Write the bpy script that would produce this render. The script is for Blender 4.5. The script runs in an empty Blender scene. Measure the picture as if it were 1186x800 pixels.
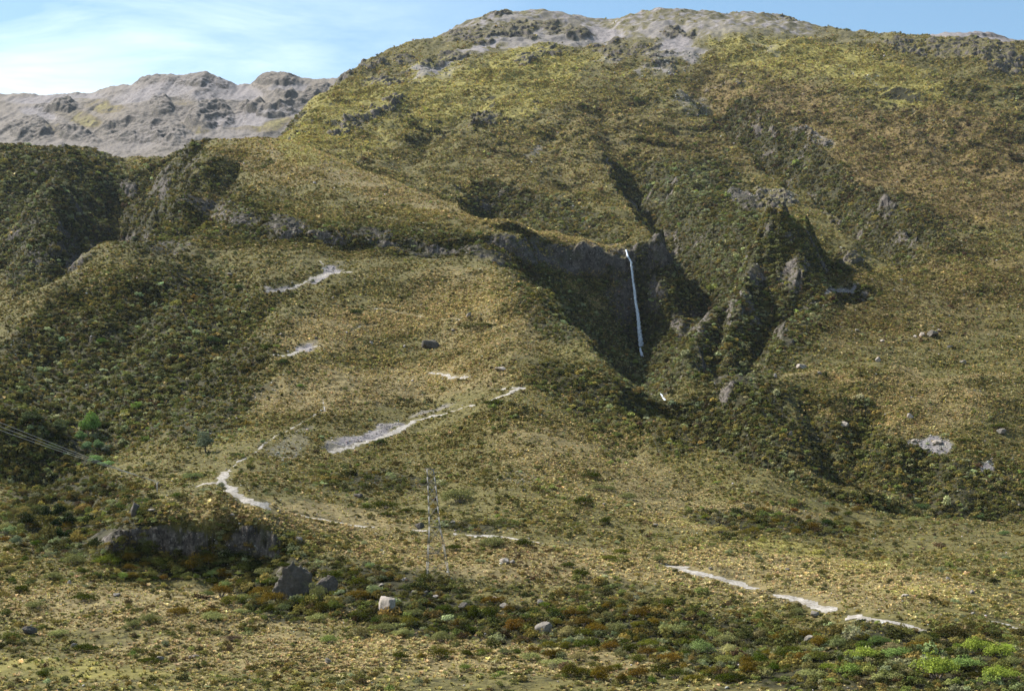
import bpy, math, random, time
import numpy as np
T0 = time.time()
Q = 1.0
rng = np.random.default_rng(7)
random.seed(7)
S = bpy.context.scene
C = S.collection

# ------------------------------------------------------------------ camera
F = 1630.0          # focal length in photograph pixels (photograph 1186 x 800)
PX0, PY0 = 593.0, 620.0
cam_d = bpy.data.cameras.new("camera")
cam = bpy.data.objects.new("camera", cam_d); C.objects.link(cam)
cam.location = (0, 0, 0); cam.rotation_euler = (math.radians(90), 0, 0)
cam_d.sensor_fit = 'HORIZONTAL'; cam_d.sensor_width = 36.0
cam_d.lens = 36.0 * F / 1186.0
cam_d.shift_y = (PY0 - 400.0) / 1186.0
cam_d.clip_start = 0.5; cam_d.clip_end = 20000
S.camera = cam

# ------------------------------------------------------------------ sky and sun
SUN_DIR = np.array([-0.60, 0.28, 0.75]); SUN_DIR /= np.linalg.norm(SUN_DIR)
elev = math.asin(SUN_DIR[2]); azim = math.atan2(SUN_DIR[0], SUN_DIR[1])   # from +Y, clockwise positive
W = bpy.data.worlds.new("World"); S.world = W; W.use_nodes = True
nt = W.node_tree; nt.nodes.clear()
def wn(t, **k):
    n = nt.nodes.new(t)
    for a, b in k.items(): setattr(n, a, b)
    return n
sky = wn('ShaderNodeTexSky', sky_type='NISHITA', sun_disc=False)
sky.sun_elevation = elev; sky.sun_rotation = azim
sky.altitude = 900; sky.air_density = 1.0; sky.dust_density = 1.6; sky.ozone_density = 1.2
geo = wn('ShaderNodeTexCoord')
mp = wn('ShaderNodeMapping'); mp.inputs['Scale'].default_value = (2.2, 1.0, 9.0); mp.inputs['Rotation'].default_value = (0, math.radians(8), 0)
nz = wn('ShaderNodeTexNoise'); nz.inputs['Scale'].default_value = 2.0; nz.inputs['Detail'].default_value = 7; nz.inputs['Roughness'].default_value = 0.62; nz.inputs['Distortion'].default_value = 0.6
rp = wn('ShaderNodeValToRGB'); rp.color_ramp.elements[0].position = 0.33; rp.color_ramp.elements[1].position = 0.66
sep = wn('ShaderNodeSeparateXYZ')
mr = wn('ShaderNodeMapRange'); mr.inputs['From Min'].default_value = 0.02; mr.inputs['From Max'].default_value = -0.30
mul = wn('ShaderNodeMath', operation='MULTIPLY')
mul2 = wn('ShaderNodeMath', operation='MULTIPLY'); mul2.inputs[1].default_value = 0.74
mix = wn('ShaderNodeMix', data_type='RGBA'); mix.inputs[7].default_value = (7.4, 8.3, 8.9, 1)
hs = wn('ShaderNodeHueSaturation'); hs.inputs['Hue'].default_value = 0.484; hs.inputs['Saturation'].default_value = 1.05; hs.inputs['Value'].default_value = 1.0
bg = wn('ShaderNodeBackground'); bg.inputs["Strength"].default_value = 0.088
wo = wn('ShaderNodeOutputWorld')
L = nt.links.new
L(geo.outputs['Generated'], mp.inputs['Vector']); L(mp.outputs[0], nz.inputs['Vector']); L(nz.outputs['Fac'], rp.inputs[0])
L(geo.outputs['Generated'], sep.inputs[0]); L(sep.outputs['X'], mr.inputs['Value'])
L(rp.outputs[0], mul.inputs[0]); L(mr.outputs[0], mul.inputs[1]); L(mul.outputs[0], mul2.inputs[0])
L(sky.outputs[0], hs.inputs['Color']); L(hs.outputs[0], mix.inputs[6]); L(mul2.outputs[0], mix.inputs[0])
L(mix.outputs[2], bg.inputs['Color']); L(bg.outputs[0], wo.inputs['Surface'])

sd = bpy.data.lights.new("sun", 'SUN'); sd.energy = 5.0; sd.angle = math.radians(0.5); sd.color = (1.0, 0.965, 0.905)
sun = bpy.data.objects.new("sun", sd); C.objects.link(sun)
from mathutils import Vector
sun.rotation_euler = Vector(SUN_DIR).to_track_quat('Z', 'Y').to_euler()
S.view_settings.view_transform = 'Standard'; S.view_settings.look = 'None'
S.view_settings.gamma = 1; S.view_settings.use_curve_mapping = False
S.view_settings.exposure = 1.16
S.render.engine = 'CYCLES'
try:
    S.cycles.max_bounces = 4; S.cycles.diffuse_bounces = 2; S.cycles.glossy_bounces = 1
    S.cycles.transparent_max_bounces = 8; S.cycles.transmission_bounces = 2; S.cycles.volume_bounces = 0
    S.cycles.use_denoising = True
except Exception: pass

# ------------------------------------------------------------------ numpy noise
_perm = np.random.default_rng(11).permutation(256).astype(np.int32); _perm = np.concatenate([_perm, _perm])
_ga = np.linspace(0, 2*np.pi, 32, endpoint=False); _gx = np.cos(_ga).astype(np.float32); _gy = np.sin(_ga).astype(np.float32)
def perlin(x, y, seed=0):
    xi = np.floor(x); yi = np.floor(y)
    xf = (x - xi).astype(np.float32); yf = (y - yi).astype(np.float32)
    X = (xi.astype(np.int64) + seed*37) & 255; Y = (yi.astype(np.int64) + seed*91) & 255
    u = xf*xf*xf*(xf*(xf*6-15)+10); v = yf*yf*yf*(yf*(yf*6-15)+10)
    def g(ix, iy, fx, fy):
        h = _perm[_perm[ix & 255] + (iy & 255)] & 31
        return _gx[h]*fx + _gy[h]*fy
    a = g(X, Y, xf, yf); b = g(X+1, Y, xf-1, yf); c = g(X, Y+1, xf, yf-1); d = g(X+1, Y+1, xf-1, yf-1)
    return ((a + u*(b-a)) + v*((c + u*(d-c)) - (a + u*(b-a)))) * 1.5
def fbm(x, y, wl, oct=4, seed=0, gain=0.5, ridged=False):
    s = 0; a = 1; t = 0
    for k in range(oct):
        n = perlin(x/wl + 17.3*k, y/wl - 9.1*k, seed+k)
        if ridged: n = 1 - 2*np.abs(n)
        s = s + a*n; t += a; a *= gain; wl /= 2.03
    return s/t
def smooth(t): 
    t = np.clip(t, 0, 1); return t*t*(3-2*t)
# ------------------------------------------------------------------ terrain: survey points (bearing px, elevation py, distance m)
COLS = {
 -420: "250:775 300:730 360:690 430:620 510:560 600:440 700:380 800:330 900:300 1100:300 1300:250 1600:150 1900:200",
 -200: "250:785 300:732 360:690 430:625 510:565 580:545 640:445 700:430 800:370 900:330 1000:345 1150:330 1350:255 1640:165 1900:205",
    0: "250:790 270:766 300:728 330:698 360:668 400:635 440:605 490:575 516:562 545:582 584:580 606:500 640:474 672:482 720:458 800:408 870:368 903:357 950:378 1080:392 1250:345 1450:265 1640:178 1800:200 2200:215",
   50: "250:790 270:766 300:728 330:696 360:664 400:632 440:604 490:580 522:567 550:584 588:578 608:512 645:486 680:494 720:476 800:420 870:352 920:322 970:345 1080:360 1200:310 1400:225 1640:177 1800:200 2200:215",
  100: "250:790 270:766 300:728 330:692 352:668 390:640 430:615 470:590 505:560 540:552 585:552 604:528 660:506 700:480 760:440 830:385 900:325 950:283 1000:292 1100:318 1300:262 1500:205 1630:178 1800:195 2200:215",
  150: "250:790 300:728 330:690 364:658 374:610 410:592 450:572 500:562 560:535 620:508 700:465 780:415 860:360 940:295 985:276 1030:285 1100:290 1200:270 1300:246 1400:212 1480:178 1600:190 1800:200",
  200: "250:792 290:740 330:688 366:657 373:606 410:588 440:572 480:556 540:528 600:500 700:450 800:395 880:350 940:310 980:283 1020:278 1060:266 1150:238 1250:205 1390:168 1480:180 1800:200",
  250: "250:792 290:742 330:690 368:657 374:603 420:580 446:556 500:545 560:520 620:488 700:445 780:400 860:355 930:322 990:298 1050:265 1150:235 1250:205 1410:162 1500:172 1800:200",
  300: "250:794 290:745 330:695 368:657 376:604 420:582 455:560 500:540 560:512 640:468 720:425 800:382 880:343 950:310 1000:290 1080:252 1180:218 1280:188 1410:161 1500:170 1650:182 1900:200",
  400: "250:796 290:745 315:705 345:665 400:615 450:587 500:562 545:535 575:516 620:488 700:448 780:408 860:368 940:325 985:306 1020:297 1045:268 1080:258 1150:232 1250:205 1350:188 1450:198 1600:185 1800:160 2000:135 2200:115",
  450: "1290:206 1400:219 1550:200 1800:160 2050:125 2300:95",
  500: "250:796 290:745 315:705 345:665 400:622 450:590 500:561 550:533 600:508 650:483 700:456 750:430 820:393 890:350 960:314 990:308 1015:300 1040:273 1120:246 1230:228 1320:238 1500:212 1700:180 1900:150 2100:122 2300:95 2500:70 2700:50",
  550: "1190:242 1280:252 1450:222",
  600: "250:796 290:748 315:707 345:665 400:620 450:582 500:548 550:512 600:478 650:447 700:422 750:400 820:368 890:335 935:320 965:330 1000:318 1035:285 1060:266 1150:255 1230:265 1400:230 1600:195 1800:160 2000:128 2200:100 2450:66 2600:48",
  640: "650:460 700:435 760:405 820:370 878:345 910:362 960:372 1020:350 1060:312 1085:284 1110:272",
  680: "250:796 290:750 315:712 345:668 400:630 450:592 500:560 550:528 600:500 650:468 700:438 750:408 798:388 840:410 900:416 960:405 1040:370 1075:330 1095:290 1112:281 1170:290",
  700: "1180:286 1300:255 1500:215 1700:180 1900:148 2100:120 2300:92 2500:62 2650:42",
  735: "600:508 650:478 700:446 740:462 800:458 900:438 990:422 1060:410 1090:404 1098:340 1104:296 1118:286 1180:276",
  770: "560:520 615:479 650:472 700:465 780:452 880:430 980:410 1060:392 1090:370 1106:325 1122:298 1180:284",
  800: "250:792 290:748 315:715 345:675 400:638 450:608 500:575 550:530 592:492 640:500 665:488 700:462 740:425 775:402 830:412 930:400 1020:375 1080:355 1110:330 1135:312 1200:288 1350:255 1500:225 1700:190 1900:155 2100:120 2300:85 2500:50 2650:26",
  850: "560:522 600:548 650:515 700:470 742:440 780:452 830:435 870:400 920:372 970:345 1020:322 1070:308 1130:298 1200:275",
  900: "250:785 290:742 315:712 345:680 400:642 450:610 490:580 522:550 560:575 600:556 640:520 680:482 728:443 780:430 812:405 840:398 880:385 920:352 980:322 1050:298 1120:285 1200:265 1400:232 1600:200 1800:165 2000:130 2200:95 2400:62 2600:28",
  950: "800:420 850:395 890:372 930:358 970:345 1030:318 1100:292 1200:270",
 1000: "240:785 270:742 290:716 340:682 400:652 450:624 500:600 530:586 565:585 600:562 640:525 690:480 730:439 780:433 850:405 920:372 985:330 1050:318 1120:296 1200:275 1400:238 1600:200 1800:160 2000:125 2200:85 2350:60",
 1100: "240:785 270:745 300:712 340:685 400:650 450:628 500:610 560:594 600:565 650:520 700:476 738:440 790:434 850:405 920:372 1000:335 1100:300 1200:275 1400:235 1600:195 1800:155 2000:118 2200:80 2300:62",
 1186: "235:785 270:748 300:724 340:692 400:655 450:632 500:618 560:602 610:570 660:520 700:478 740:440 790:434 850:408 920:378 1000:345 1100:310 1200:282 1400:240 1600:200 1800:158 2000:120 2200:80 2280:66",
 1400: "235:790 300:732 400:665 500:625 600:590 700:500 760:445 850:420 1000:360 1200:300 1400:255 1700:190 2000:130 2200:85",
 1650: "235:790 300:735 400:670 500:630 600:590 700:510 760:450 850:430 1000:370 1200:310 1400:260 1700:195 2000:130 2200:90",
}
# skylines / crests: polyline of (px, py, d)
LINES = [
 [(322,162,1850),(330,156,1900),(350,138,2040),(370,118,2180),(395,94,2380),(403,90,2430),(430,75,2520),(452,64,2580),(480,54,2640),(520,46,2700),(540,34,2760),(560,22,2820),(575,17,2860),(595,20,2860),(625,19,2850),(650,20,2830),(675,25,2800),(692,31,2780),(720,28,2770),(760,20,2760),(790,19,2750),(850,21,2700),(895,23,2650),(925,32,2600),(960,39,2540),(1000,45,2470),(1040,48,2420),(1100,53,2370),(1174,58,2320),(1186,59,2310),(1400,80,2300),(1650,95,2300)],
 # the near ridge that runs from the round hill to the lip of the fall
 [(200,168,1390),(250,162,1410),(320,162,1405),(345,167,1395),(370,177,1375),(400,188,1350),(440,204,1300),(480,221,1250),(520,235,1215),(560,245,1180),(600,255,1150),(640,265,1130),(680,275,1118),(718,284,1110)],
 # valley behind that ridge
 [(320,182,1600),(370,194,1480),(400,200,1440),(440,214,1390),(480,229,1330),(520,243,1290),(560,253,1250),(600,264,1220),(640,272,1180),(680,280,1150),(718,284,1128)],
]
pts = []
for px, s in COLS.items():
    if '250:' in s or '240:' in s or '235:' in s: s = "205:%d " % (862 if px < 850 else 850) + s
    for t in s.split():
        d, py = t.split(':'); pts.append((px, float(py), float(d)))
for ln in LINES:
    for a, b in zip(ln[:-1], ln[1:]):
        n = max(1, int(abs(b[0]-a[0])/28))
        for k in range(n):
            t = k/n; pts.append(tuple(a[i]+(b[i]-a[i])*t for i in range(3)))
    pts.append(ln[-1])
# far side of the skyline drops away
for (px, py, d) in LINES[0][::2]:
    for dd, dp in ((250, 14), (700, 60)):
        pts.append((px, py+dp, d+dd))
for px in (-420, -200, 0, 100, 200, 280):
    for d in (2600, 3300): pts.append((px, 225 if px < 300 else 210, d))
P = np.array(pts, float)
KV = 700.0
def uv(px, d): return px/100.0, np.log(d)*KV/100.0
U, V = uv(P[:,0], P[:,2]); Wv = P[:,1]/100.0
# drop duplicates
_, keep = np.unique(np.round(np.stack([U, V], 1), 3), axis=0, return_index=True)
U, V, Wv = U[keep], V[keep], Wv[keep]
def kern(r2):
    return np.sqrt(r2 + 0.02)
n = len(U)
K = kern((U[:,None]-U[None])**2 + (V[:,None]-V[None])**2)
A = np.zeros((n+3, n+3)); A[:n,:n] = K - np.eye(n)*0.01
A[:n,n] = 1; A[:n,n+1] = U; A[:n,n+2] = V; A[n:,:n] = A[:n,n:].T
sol = np.linalg.solve(A, np.concatenate([Wv, np.zeros(3)]))
def base_py(px, d):
    u, v = uv(px, d); sh = u.shape; u = u.ravel(); v = v.ravel(); out = np.empty(len(u))
    for i in range(0, len(u), 20000):
        a, b = u[i:i+20000], v[i:i+20000]
        out[i:i+20000] = kern((a[:,None]-U[None])**2 + (b[:,None]-V[None])**2) @ sol[:n] + sol[n] + sol[n+1]*a + sol[n+2]*b
    return (out*100).reshape(sh)

# grid of bearings (px) and distances
STEP = 1.25 / Q
colpx = np.concatenate([np.linspace(-420, -62, 90, endpoint=False), np.arange(-60, 1248, STEP), np.linspace(1250, 1640, 90)])
def rows():
    segs = [(205, 366, 245), (366, 380, 70), (380, 480, 95), (480, 700, 240), (700, 1000, 220), (1000, 1060, 110), (1060, 1130, 190), (1130, 1500, 185), (1500, 2900, 430), (2900, 3300, 20)]
    r = [np.exp(np.linspace(np.log(a), np.log(b), int(m*Q), endpoint=False)) for a, b, m in segs]
    return np.concatenate(r + [[3300.0]])
rowd = rows()
NR, NC = len(rowd), len(colpx)
# coarse evaluation and bicubic-ish upsampling (linear on a fine coarse grid)
cpx = np.linspace(-420, 1640, 330); cld = np.linspace(np.log(205), np.log(3300), 440)
G = base_py(*[g.copy() for g in np.meshgrid(cpx, np.exp(cld))])
def bil(G, gx, gy, x, y):
    fx = (x-gx[0])/(gx[1]-gx[0]); fy = (y-gy[0])/(gy[1]-gy[0])
    ix = np.clip(fx.astype(int), 0, len(gx)-2); iy = np.clip(fy.astype(int), 0, len(gy)-2)
    tx = fx-ix; ty = fy-iy
    return ((G[iy,ix]*(1-tx)+G[iy,ix+1]*tx)*(1-ty) + (G[iy+1,ix]*(1-tx)+G[iy+1,ix+1]*tx)*ty)
CP, RD = np.meshgrid(colpx, rowd)
XR = (CP-PX0)/F
# cliffs: squeeze the rise of each scarp into a steep, crenellated face
SHARP = [ # px knots, distance knots, half range (m), power, crenellation (m)
 ([95, 115, 200, 300, 330, 350], [370, 370, 371, 372.5, 372, 372], 9.0, 0.30, 2.6),
 ([560, 640, 700, 735, 770, 800, 850], [1050, 1080, 1093, 1099, 1102, 1112, 1120], 32.0, 0.40, 11.0),
 ([250, 330, 400, 500, 600, 640], [1030, 1040, 1035, 1028, 1022, 1030], 26.0, 0.42, 14.0)]
RD2 = RD.copy()
for kx, kd, hr, pw_, am in SHARP:
    d0 = np.interp(colpx, kx, kd)[None,:] + fbm((CP-PX0)/F*kd[0], RD*0.35, kd[0]*0.03, 4, 66, 0.6)*am
    fade = np.clip(np.minimum(colpx-kx[0], kx[-1]-colpx)/25.0, 0, 1)[None,:]
    u_ = RD-d0; q_ = np.abs(u_)/hr
    w_ = np.sign(u_)*hr*np.power(np.clip(q_, 1e-6, 1), pw_)
    RD2 = np.where(q_ < 1, RD2+(w_-u_)*fade*0.9, RD2)
PYb = bil(G, cpx, cld, CP, np.log(RD2))
XX = XR*RD; YY = RD.copy()
ZZ = (PY0-PYb)/F*RD
print("terrain base", NR, NC, NR*NC, time.time()-T0)

def hit_fn(Z):
    """first surface point met along the sight line of a photograph pixel"""
    Sl = PY0 - F*Z/RD
    def hit(px, py, dmin=0.0, dmax=1e9):
        fx = np.interp(px, colpx, np.arange(NC)); i = min(int(fx), NC-2); t = fx-i
        col = Sl[:,i]*(1-t)+Sl[:,i+1]*t
        ok = (col <= py) & (rowd >= dmin) & (rowd <= dmax)
        k = int(np.argmax(ok)) if ok.any() else int(np.argmin(np.where((rowd >= dmin) & (rowd <= dmax), col, 1e9)))
        d = rowd[k]
        if ok.any() and k > 0 and col[k-1] > py and rowd[k-1] >= dmin:
            d = rowd[k-1] + (rowd[k]-rowd[k-1])*(col[k-1]-py)/(col[k-1]-col[k])
        return ((px-PX0)/F*d, d)
    return hit
hit0 = hit_fn(ZZ)
def poly_world(pl, hit=hit0):
    out = []
    for p in pl:
        if len(p) == 3: out.append(((p[0]-PX0)/F*p[2], p[2]))
        else: out.append(hit(*p))
    return np.array(out)
def seg_dist(pl, X, Y, reach):
    """distance to polyline and position along it (0..1), only within reach"""
    D = np.full(X.shape, 1e9, np.float32); Tt = np.zeros(X.shape, np.float32)
    L_ = np.concatenate([[0], np.cumsum(np.hypot(*(pl[1:]-pl[:-1]).T))])
    for k in range(len(pl)-1):
        a, b = pl[k], pl[k+1]
        y0, y1 = min(a[1], b[1])-reach, max(a[1], b[1])+reach
        r0, r1 = np.searchsorted(rowd, y0), np.searchsorted(rowd, y1)
        if r1 <= r0: continue
        xs = X[r0:r1]; ys = Y[r0:r1]
        ab = b-a; l2 = max(ab@ab, 1e-6)
        t = np.clip(((xs-a[0])*ab[0]+(ys-a[1])*ab[1])/l2, 0, 1)
        dd = np.hypot(xs-(a[0]+t*ab[0]), ys-(a[1]+t*ab[1]))
        m = dd < D[r0:r1]
        D[r0:r1][m] = dd[m]; Tt[r0:r1][m] = ((L_[k]+t*math.sqrt(l2))/max(L_[-1], 1e-6))[m]
    return D, Tt
# gullies (+depth) and ribs (-depth): (polyline in photograph px, half width m, depth m)
wob = fbm(XX, YY, 60, 3, 71)
CARVE = [
 ([(812,98),(835,125),(862,148),(885,160),(905,178),(930,203),(952,217),(985,237),(1020,262),(1048,290),(1062,300)], 44, 34),
 ([(1062,300),(1100,330),(1150,345),(1186,352)], 30, 9),
 ([(728,175),(742,205),(760,235),(785,268),(815,292),(840,312),(862,345)], 38, 34),
 ([(560,212),(575,232),(590,252)], 38, 34),
 ([(612,222),(625,240),(640,262)], 26, 16),
 ([(655,235),(668,252),(690,270)], 22, 12),
 ([(400,200,1440),(440,214,1375),(480,229,1315),(520,243,1270),(560,253,1232),(600,263,1202),(640,271,1165),(680,280,1140),(722,287,1122)], 30, 19),
 ([(560,120),(535,138),(512,160)], 30, 9),
 ([(500,160),(480,190),(476,212)], 26, 8),
 ([(405,140),(440,160),(470,205)], 26, 6),
 # left gorge and its side gullies
 ([(128,190,1590),(140,215,1480),(156,240,1350),(140,268,1220),(90,330,1090),(0,380,1060),(-200,420,1000)], 70, 58),
 ([(62,195),(40,225),(15,262)], 50, 22),
 ([(70,222),(88,252),(102,290)], 40, 23),
 ([(150,205),(140,225)], 30, 14),
 ([(40,285),(55,310),(60,330)], 34, 18),
 ([(0,290),(30,330)], 34, 16),
 ([(212,170),(190,195),(178,218),(165,245)], 34, 18),
 ([(285,172),(262,200),(235,235),(205,265)], 30, 20),
 # shallow gully between the left hump and the tan shoulder
 ([(180,272),(205,290),(235,305),(255,330),(258,360),(262,385)], 26, 9),
 ([(258,385),(225,430),(185,470),(150,500),(125,525),(105,545)], 30, 9),
 # waterfall basin
 ([(772,466,700),(766,450,790),(752,432,900),(742,414,1060)], 36, 20),
 ([(772,466,700),(800,480,640),(850,530,600),(900,560,570),(985,578,556),(1060,600,552),(1186,625,560)], 30, 25),
 ([(905,308),(898,345,950),(884,378,900),(868,410,855),(850,445,805),(828,478,745)], 20, 20),
 ([(965,298),(955,335,1010),(932,362,960),(912,390,900)], 18, 17),
 ([(850,352),(835,385),(812,430)], 20, 14),
 ([(1010,330,985),(985,338,960),(965,350,945)], 16, 16),
 ([(875,268),(868,320),(855,352)], 20, 14),
 # ribs of rock
 ([(92,181),(78,205),(55,232),(25,262),(-10,300)], 44, -12), ([(128,205),(118,235),(98,262),(92,292)], 30, -10), ([(50,262),(30,300),(10,340)], 34, -10), ([(20,185),(-10,215)], 40, -8),
 ([(868,300),(862,345,1010),(850,385,950),(842,425,880),(845,465,800)], 21, -15), ([(858,350,1000),(836,388,930),(824,425,850),(822,462,760)], 13, 15), ([(905,330,1040),(896,365,980)], 18, -14),
 ([(880,290),(868,338),(850,352),(832,372),(812,400),(795,425),(780,455)], 24, -15),
 ([(892,268),(888,300),(880,330)], 28, -24),
 ([(935,298),(930,330),(922,350)], 26, -24),
 ([(776,345),(765,380),(752,400)], 26, -24),
 ([(985,300),(975,318)], 16, -9),
 ([(300,175),(330,200),(350,235)], 26, 8), ([(640,150),(650,190),(655,230)], 30, 8), ([(690,120),(705,160),(720,190)], 30, 9),
 ([(1000,110),(1060,150),(1130,200),(1186,240)], 34, 9), ([(960,280),(1010,300),(1060,330)], 22, 7), ([(1090,250),(1130,290),(1186,320)], 34, 14),
 ([(300,420),(260,450),(215,490)], 14, 5), ([(350,330),(300,365),(255,400)], 16, 6), ([(100,330),(80,380),(50,430)], 22, 7), ([(180,330),(150,390),(110,450)], 22, 8), ([(620,350),(660,400),(700,440),(740,462)], 12, -4),
 # dark scarp under the near ridge
 ([(205,252),(250,262),(300,270),(340,280)], 26, 10),
 # right bank gullies
 ([(1012,470),(990,500),(996,530),(984,562)], 17, 13),
 ([(838,455),(862,480),(900,520),(935,545)], 12, -6), ([(925,455),(948,485),(958,515),(978,545)], 11, 8),
 ([(1062,520),(1068,560),(1075,595)], 16, 10),
]
for pl, w, dep in CARVE:
    if abs(dep) >= 24: dep = dep*1.45
    pw = poly_world(pl); D, Tt = seg_dist(pw, XX, YY, w*1.6)
    D = D + wob*w*0.35
    prof = np.clip(1-np.abs(D)/w, 0, 1); prof = prof**1.0
    ends = np.clip(np.minimum(Tt, 1-Tt)*6+0.15, 0, 1)
    ZZ -= dep*prof*ends
print("carved", time.time()-T0)

# ---- masks: soft blobs in bearing/elevation (the ground cover of each place)
PYc = PY0 - F*ZZ/RD
wx = fbm(XX, YY, 70, 4, 5); wy = fbm(XX, YY, 70, 4, 15)
w3_ = fbm(XX, YY, 16, 3, 77); w4_ = fbm(XX, YY, 16, 3, 79)
mx = CP + wx*26 + w3_*9; my = PYc + wy*13 + w4_*4
def blob(lst):
    M = np.zeros(CP.shape, np.float32)
    for b in lst:
        cx, cy, rx, ry = b[:4]; ang = math.radians(b[4]) if len(b) > 4 else 0; st = b[5] if len(b) > 5 else 1.0
        dmin, dmax = (b[6], b[7]) if len(b) > 7 else (0, 1e9)
        c, s = math.cos(ang), math.sin(ang)
        dx = mx-cx; dy = my-cy
        q = ((dx*c+dy*s)/rx)**2 + ((-dx*s+dy*c)/ry)**2
        v = np.clip(1.6-1.3*q, 0, 1)*st*((RD >= dmin) & (RD <= dmax))
        M = np.maximum(M, v)
    return M
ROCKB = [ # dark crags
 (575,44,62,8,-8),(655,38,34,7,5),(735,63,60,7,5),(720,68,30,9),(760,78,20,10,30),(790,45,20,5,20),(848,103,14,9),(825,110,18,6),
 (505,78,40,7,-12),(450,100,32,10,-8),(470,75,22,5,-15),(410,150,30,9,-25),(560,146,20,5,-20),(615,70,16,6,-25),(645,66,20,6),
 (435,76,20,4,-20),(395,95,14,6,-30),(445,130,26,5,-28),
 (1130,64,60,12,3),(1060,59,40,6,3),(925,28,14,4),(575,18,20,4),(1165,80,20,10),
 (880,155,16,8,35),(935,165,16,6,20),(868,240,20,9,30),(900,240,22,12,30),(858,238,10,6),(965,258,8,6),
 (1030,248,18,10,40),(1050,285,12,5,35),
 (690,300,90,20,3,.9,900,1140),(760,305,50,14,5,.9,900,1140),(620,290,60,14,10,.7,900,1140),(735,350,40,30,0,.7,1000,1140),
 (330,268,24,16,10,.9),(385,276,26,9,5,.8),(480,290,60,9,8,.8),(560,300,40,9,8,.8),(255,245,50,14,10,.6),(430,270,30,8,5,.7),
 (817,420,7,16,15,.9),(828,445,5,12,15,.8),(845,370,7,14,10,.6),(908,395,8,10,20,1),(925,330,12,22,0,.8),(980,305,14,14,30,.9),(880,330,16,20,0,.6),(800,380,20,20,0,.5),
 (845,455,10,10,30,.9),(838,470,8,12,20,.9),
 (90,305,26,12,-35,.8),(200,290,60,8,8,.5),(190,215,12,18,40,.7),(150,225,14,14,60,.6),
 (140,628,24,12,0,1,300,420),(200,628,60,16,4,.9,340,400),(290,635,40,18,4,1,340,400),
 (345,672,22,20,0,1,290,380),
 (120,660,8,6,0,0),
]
SCREE = [
 (640,47,70,6,5,.9),(700,45,34,11,8,1),(675,40,40,9,0,.9),(785,55,20,22,12,1),(775,40,40,12,0,.9),(830,40,50,10,3,.8),(900,35,60,7,8,.6),(980,45,60,5,6,.4),
 (545,66,80,8,-28,1),(765,70,16,28,25,1),(795,62,14,24,-20,.9),(500,88,30,5,-25,.9),(620,52,60,8,-6,.9),(880,62,30,5,12,.7),(1000,95,40,3,25,.6),(700,75,20,5,0,.7),(530,75,30,4,-28,.8),(520,92,18,3,-20,.7),(600,26,40,5,0,.9),(640,28,60,8,0,.8),(540,45,30,5,-10,.6),(760,90,16,5,20,.9),(742,92,8,4,0,.8),
 (940,165,20,8,20,1),(805,130,20,5,20,.6),(800,122,12,5,30,.7),(620,180,8,10,30,.7),(860,235,16,7,0,.7),(900,232,20,8,20,.8),(975,338,22,4,-25,.9),(940,360,20,4,-30,.5),
 (1075,518,12,9,20,.95),(1085,522,14,5,0,.9),(1142,543,12,8,20,.9),(1060,512,8,4,0,.8),
 (345,404,20,5,-15,1),(372,320,26,4,-25,1),(385,315,12,5,0,1),(325,338,18,3,-10,.9),
 (330,525,28,14,-15,.5),(420,512,40,6,-14,1),(450,500,20,6,-15,.9),(395,520,20,6,-10,.8),(500,480,30,4,-20,.8),(345,505,14,6,-20,.6),
 (480,445,60,20,-5,.15),(600,555,30,10,5,.35),(235,640,14,5,0,.4),
 (210,268,6,10,-20,.35),(800,120,4,4,0,0),
]
YELLOW = [ # smooth yellow-green alpine grass
 (700,38,24,9,8,1),(560,105,110,30,-28,.9),(470,110,80,18,-25,.9),(640,92,60,16,-20,.8),(870,50,120,18,10,.8),(1000,90,110,26,16,.8),(900,75,90,20,12,.6),(380,145,70,30,-35,1),(430,170,60,14,-25,.5),(620,120,60,20,-20,.6),
 (1080,120,60,8,20,.6),(860,100,30,12,10,.4),(90,775,130,14,2,.45),(60,770,90,20,0,.45),(830,600,60,6,4,.6),(900,635,60,8,6,.55),(1000,655,60,10,5,.5),(1070,690,50,8,5,.4),
]
SCRUB = [ # dense dark scrub / forest
 (150,420,170,100,-20,1,560,990),(60,470,80,60,0,1),(60,530,70,50,0,1),(90,600,100,50,0,1),(250,470,70,40,-30,.6),(310,360,50,40,0,.3),
 (60,250,110,90,0,1,1000,1800),(180,250,60,60,40,.7),(260,250,80,40,10,.6),
 (700,380,130,70,30,1,820,1130),(850,350,110,110,20,1,660,1200),(820,240,70,50,30,1),(590,245,50,24,15,.9,1220,1600),(650,255,60,18,15,.8,1170,1600),
 (470,282,150,20,6,.9,990,1110),(300,270,100,24,5,.8),(720,480,110,30,25,.8),(860,500,60,60,20,.9,600,740),(1000,530,110,40,10,.8,560,740),(1120,570,80,40,5,.8,560,740),
 (1040,260,60,36,20,.7),(940,200,50,26,30,.6),(1100,280,60,30,20,.4),(900,300,70,40,20,.6),
 (250,650,140,26,3,1),(430,680,120,30,5,.8),(560,720,180,26,5,.9),(330,690,60,30,0,1),(800,735,220,26,4,.8),(1000,770,300,34,4,1),(1050,745,160,22,3,.7),
 (870,600,80,14,6,.8),(940,610,50,12,8,.6),(440,560,90,14,0,.6),(560,610,60,8,0,.6),(700,520,40,14,20,.4),(640,370,40,26,40,.7),(600,500,60,20,10,.2),
 (20,740,30,10,0,.3),(700,690,60,14,0,.4),
]
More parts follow.
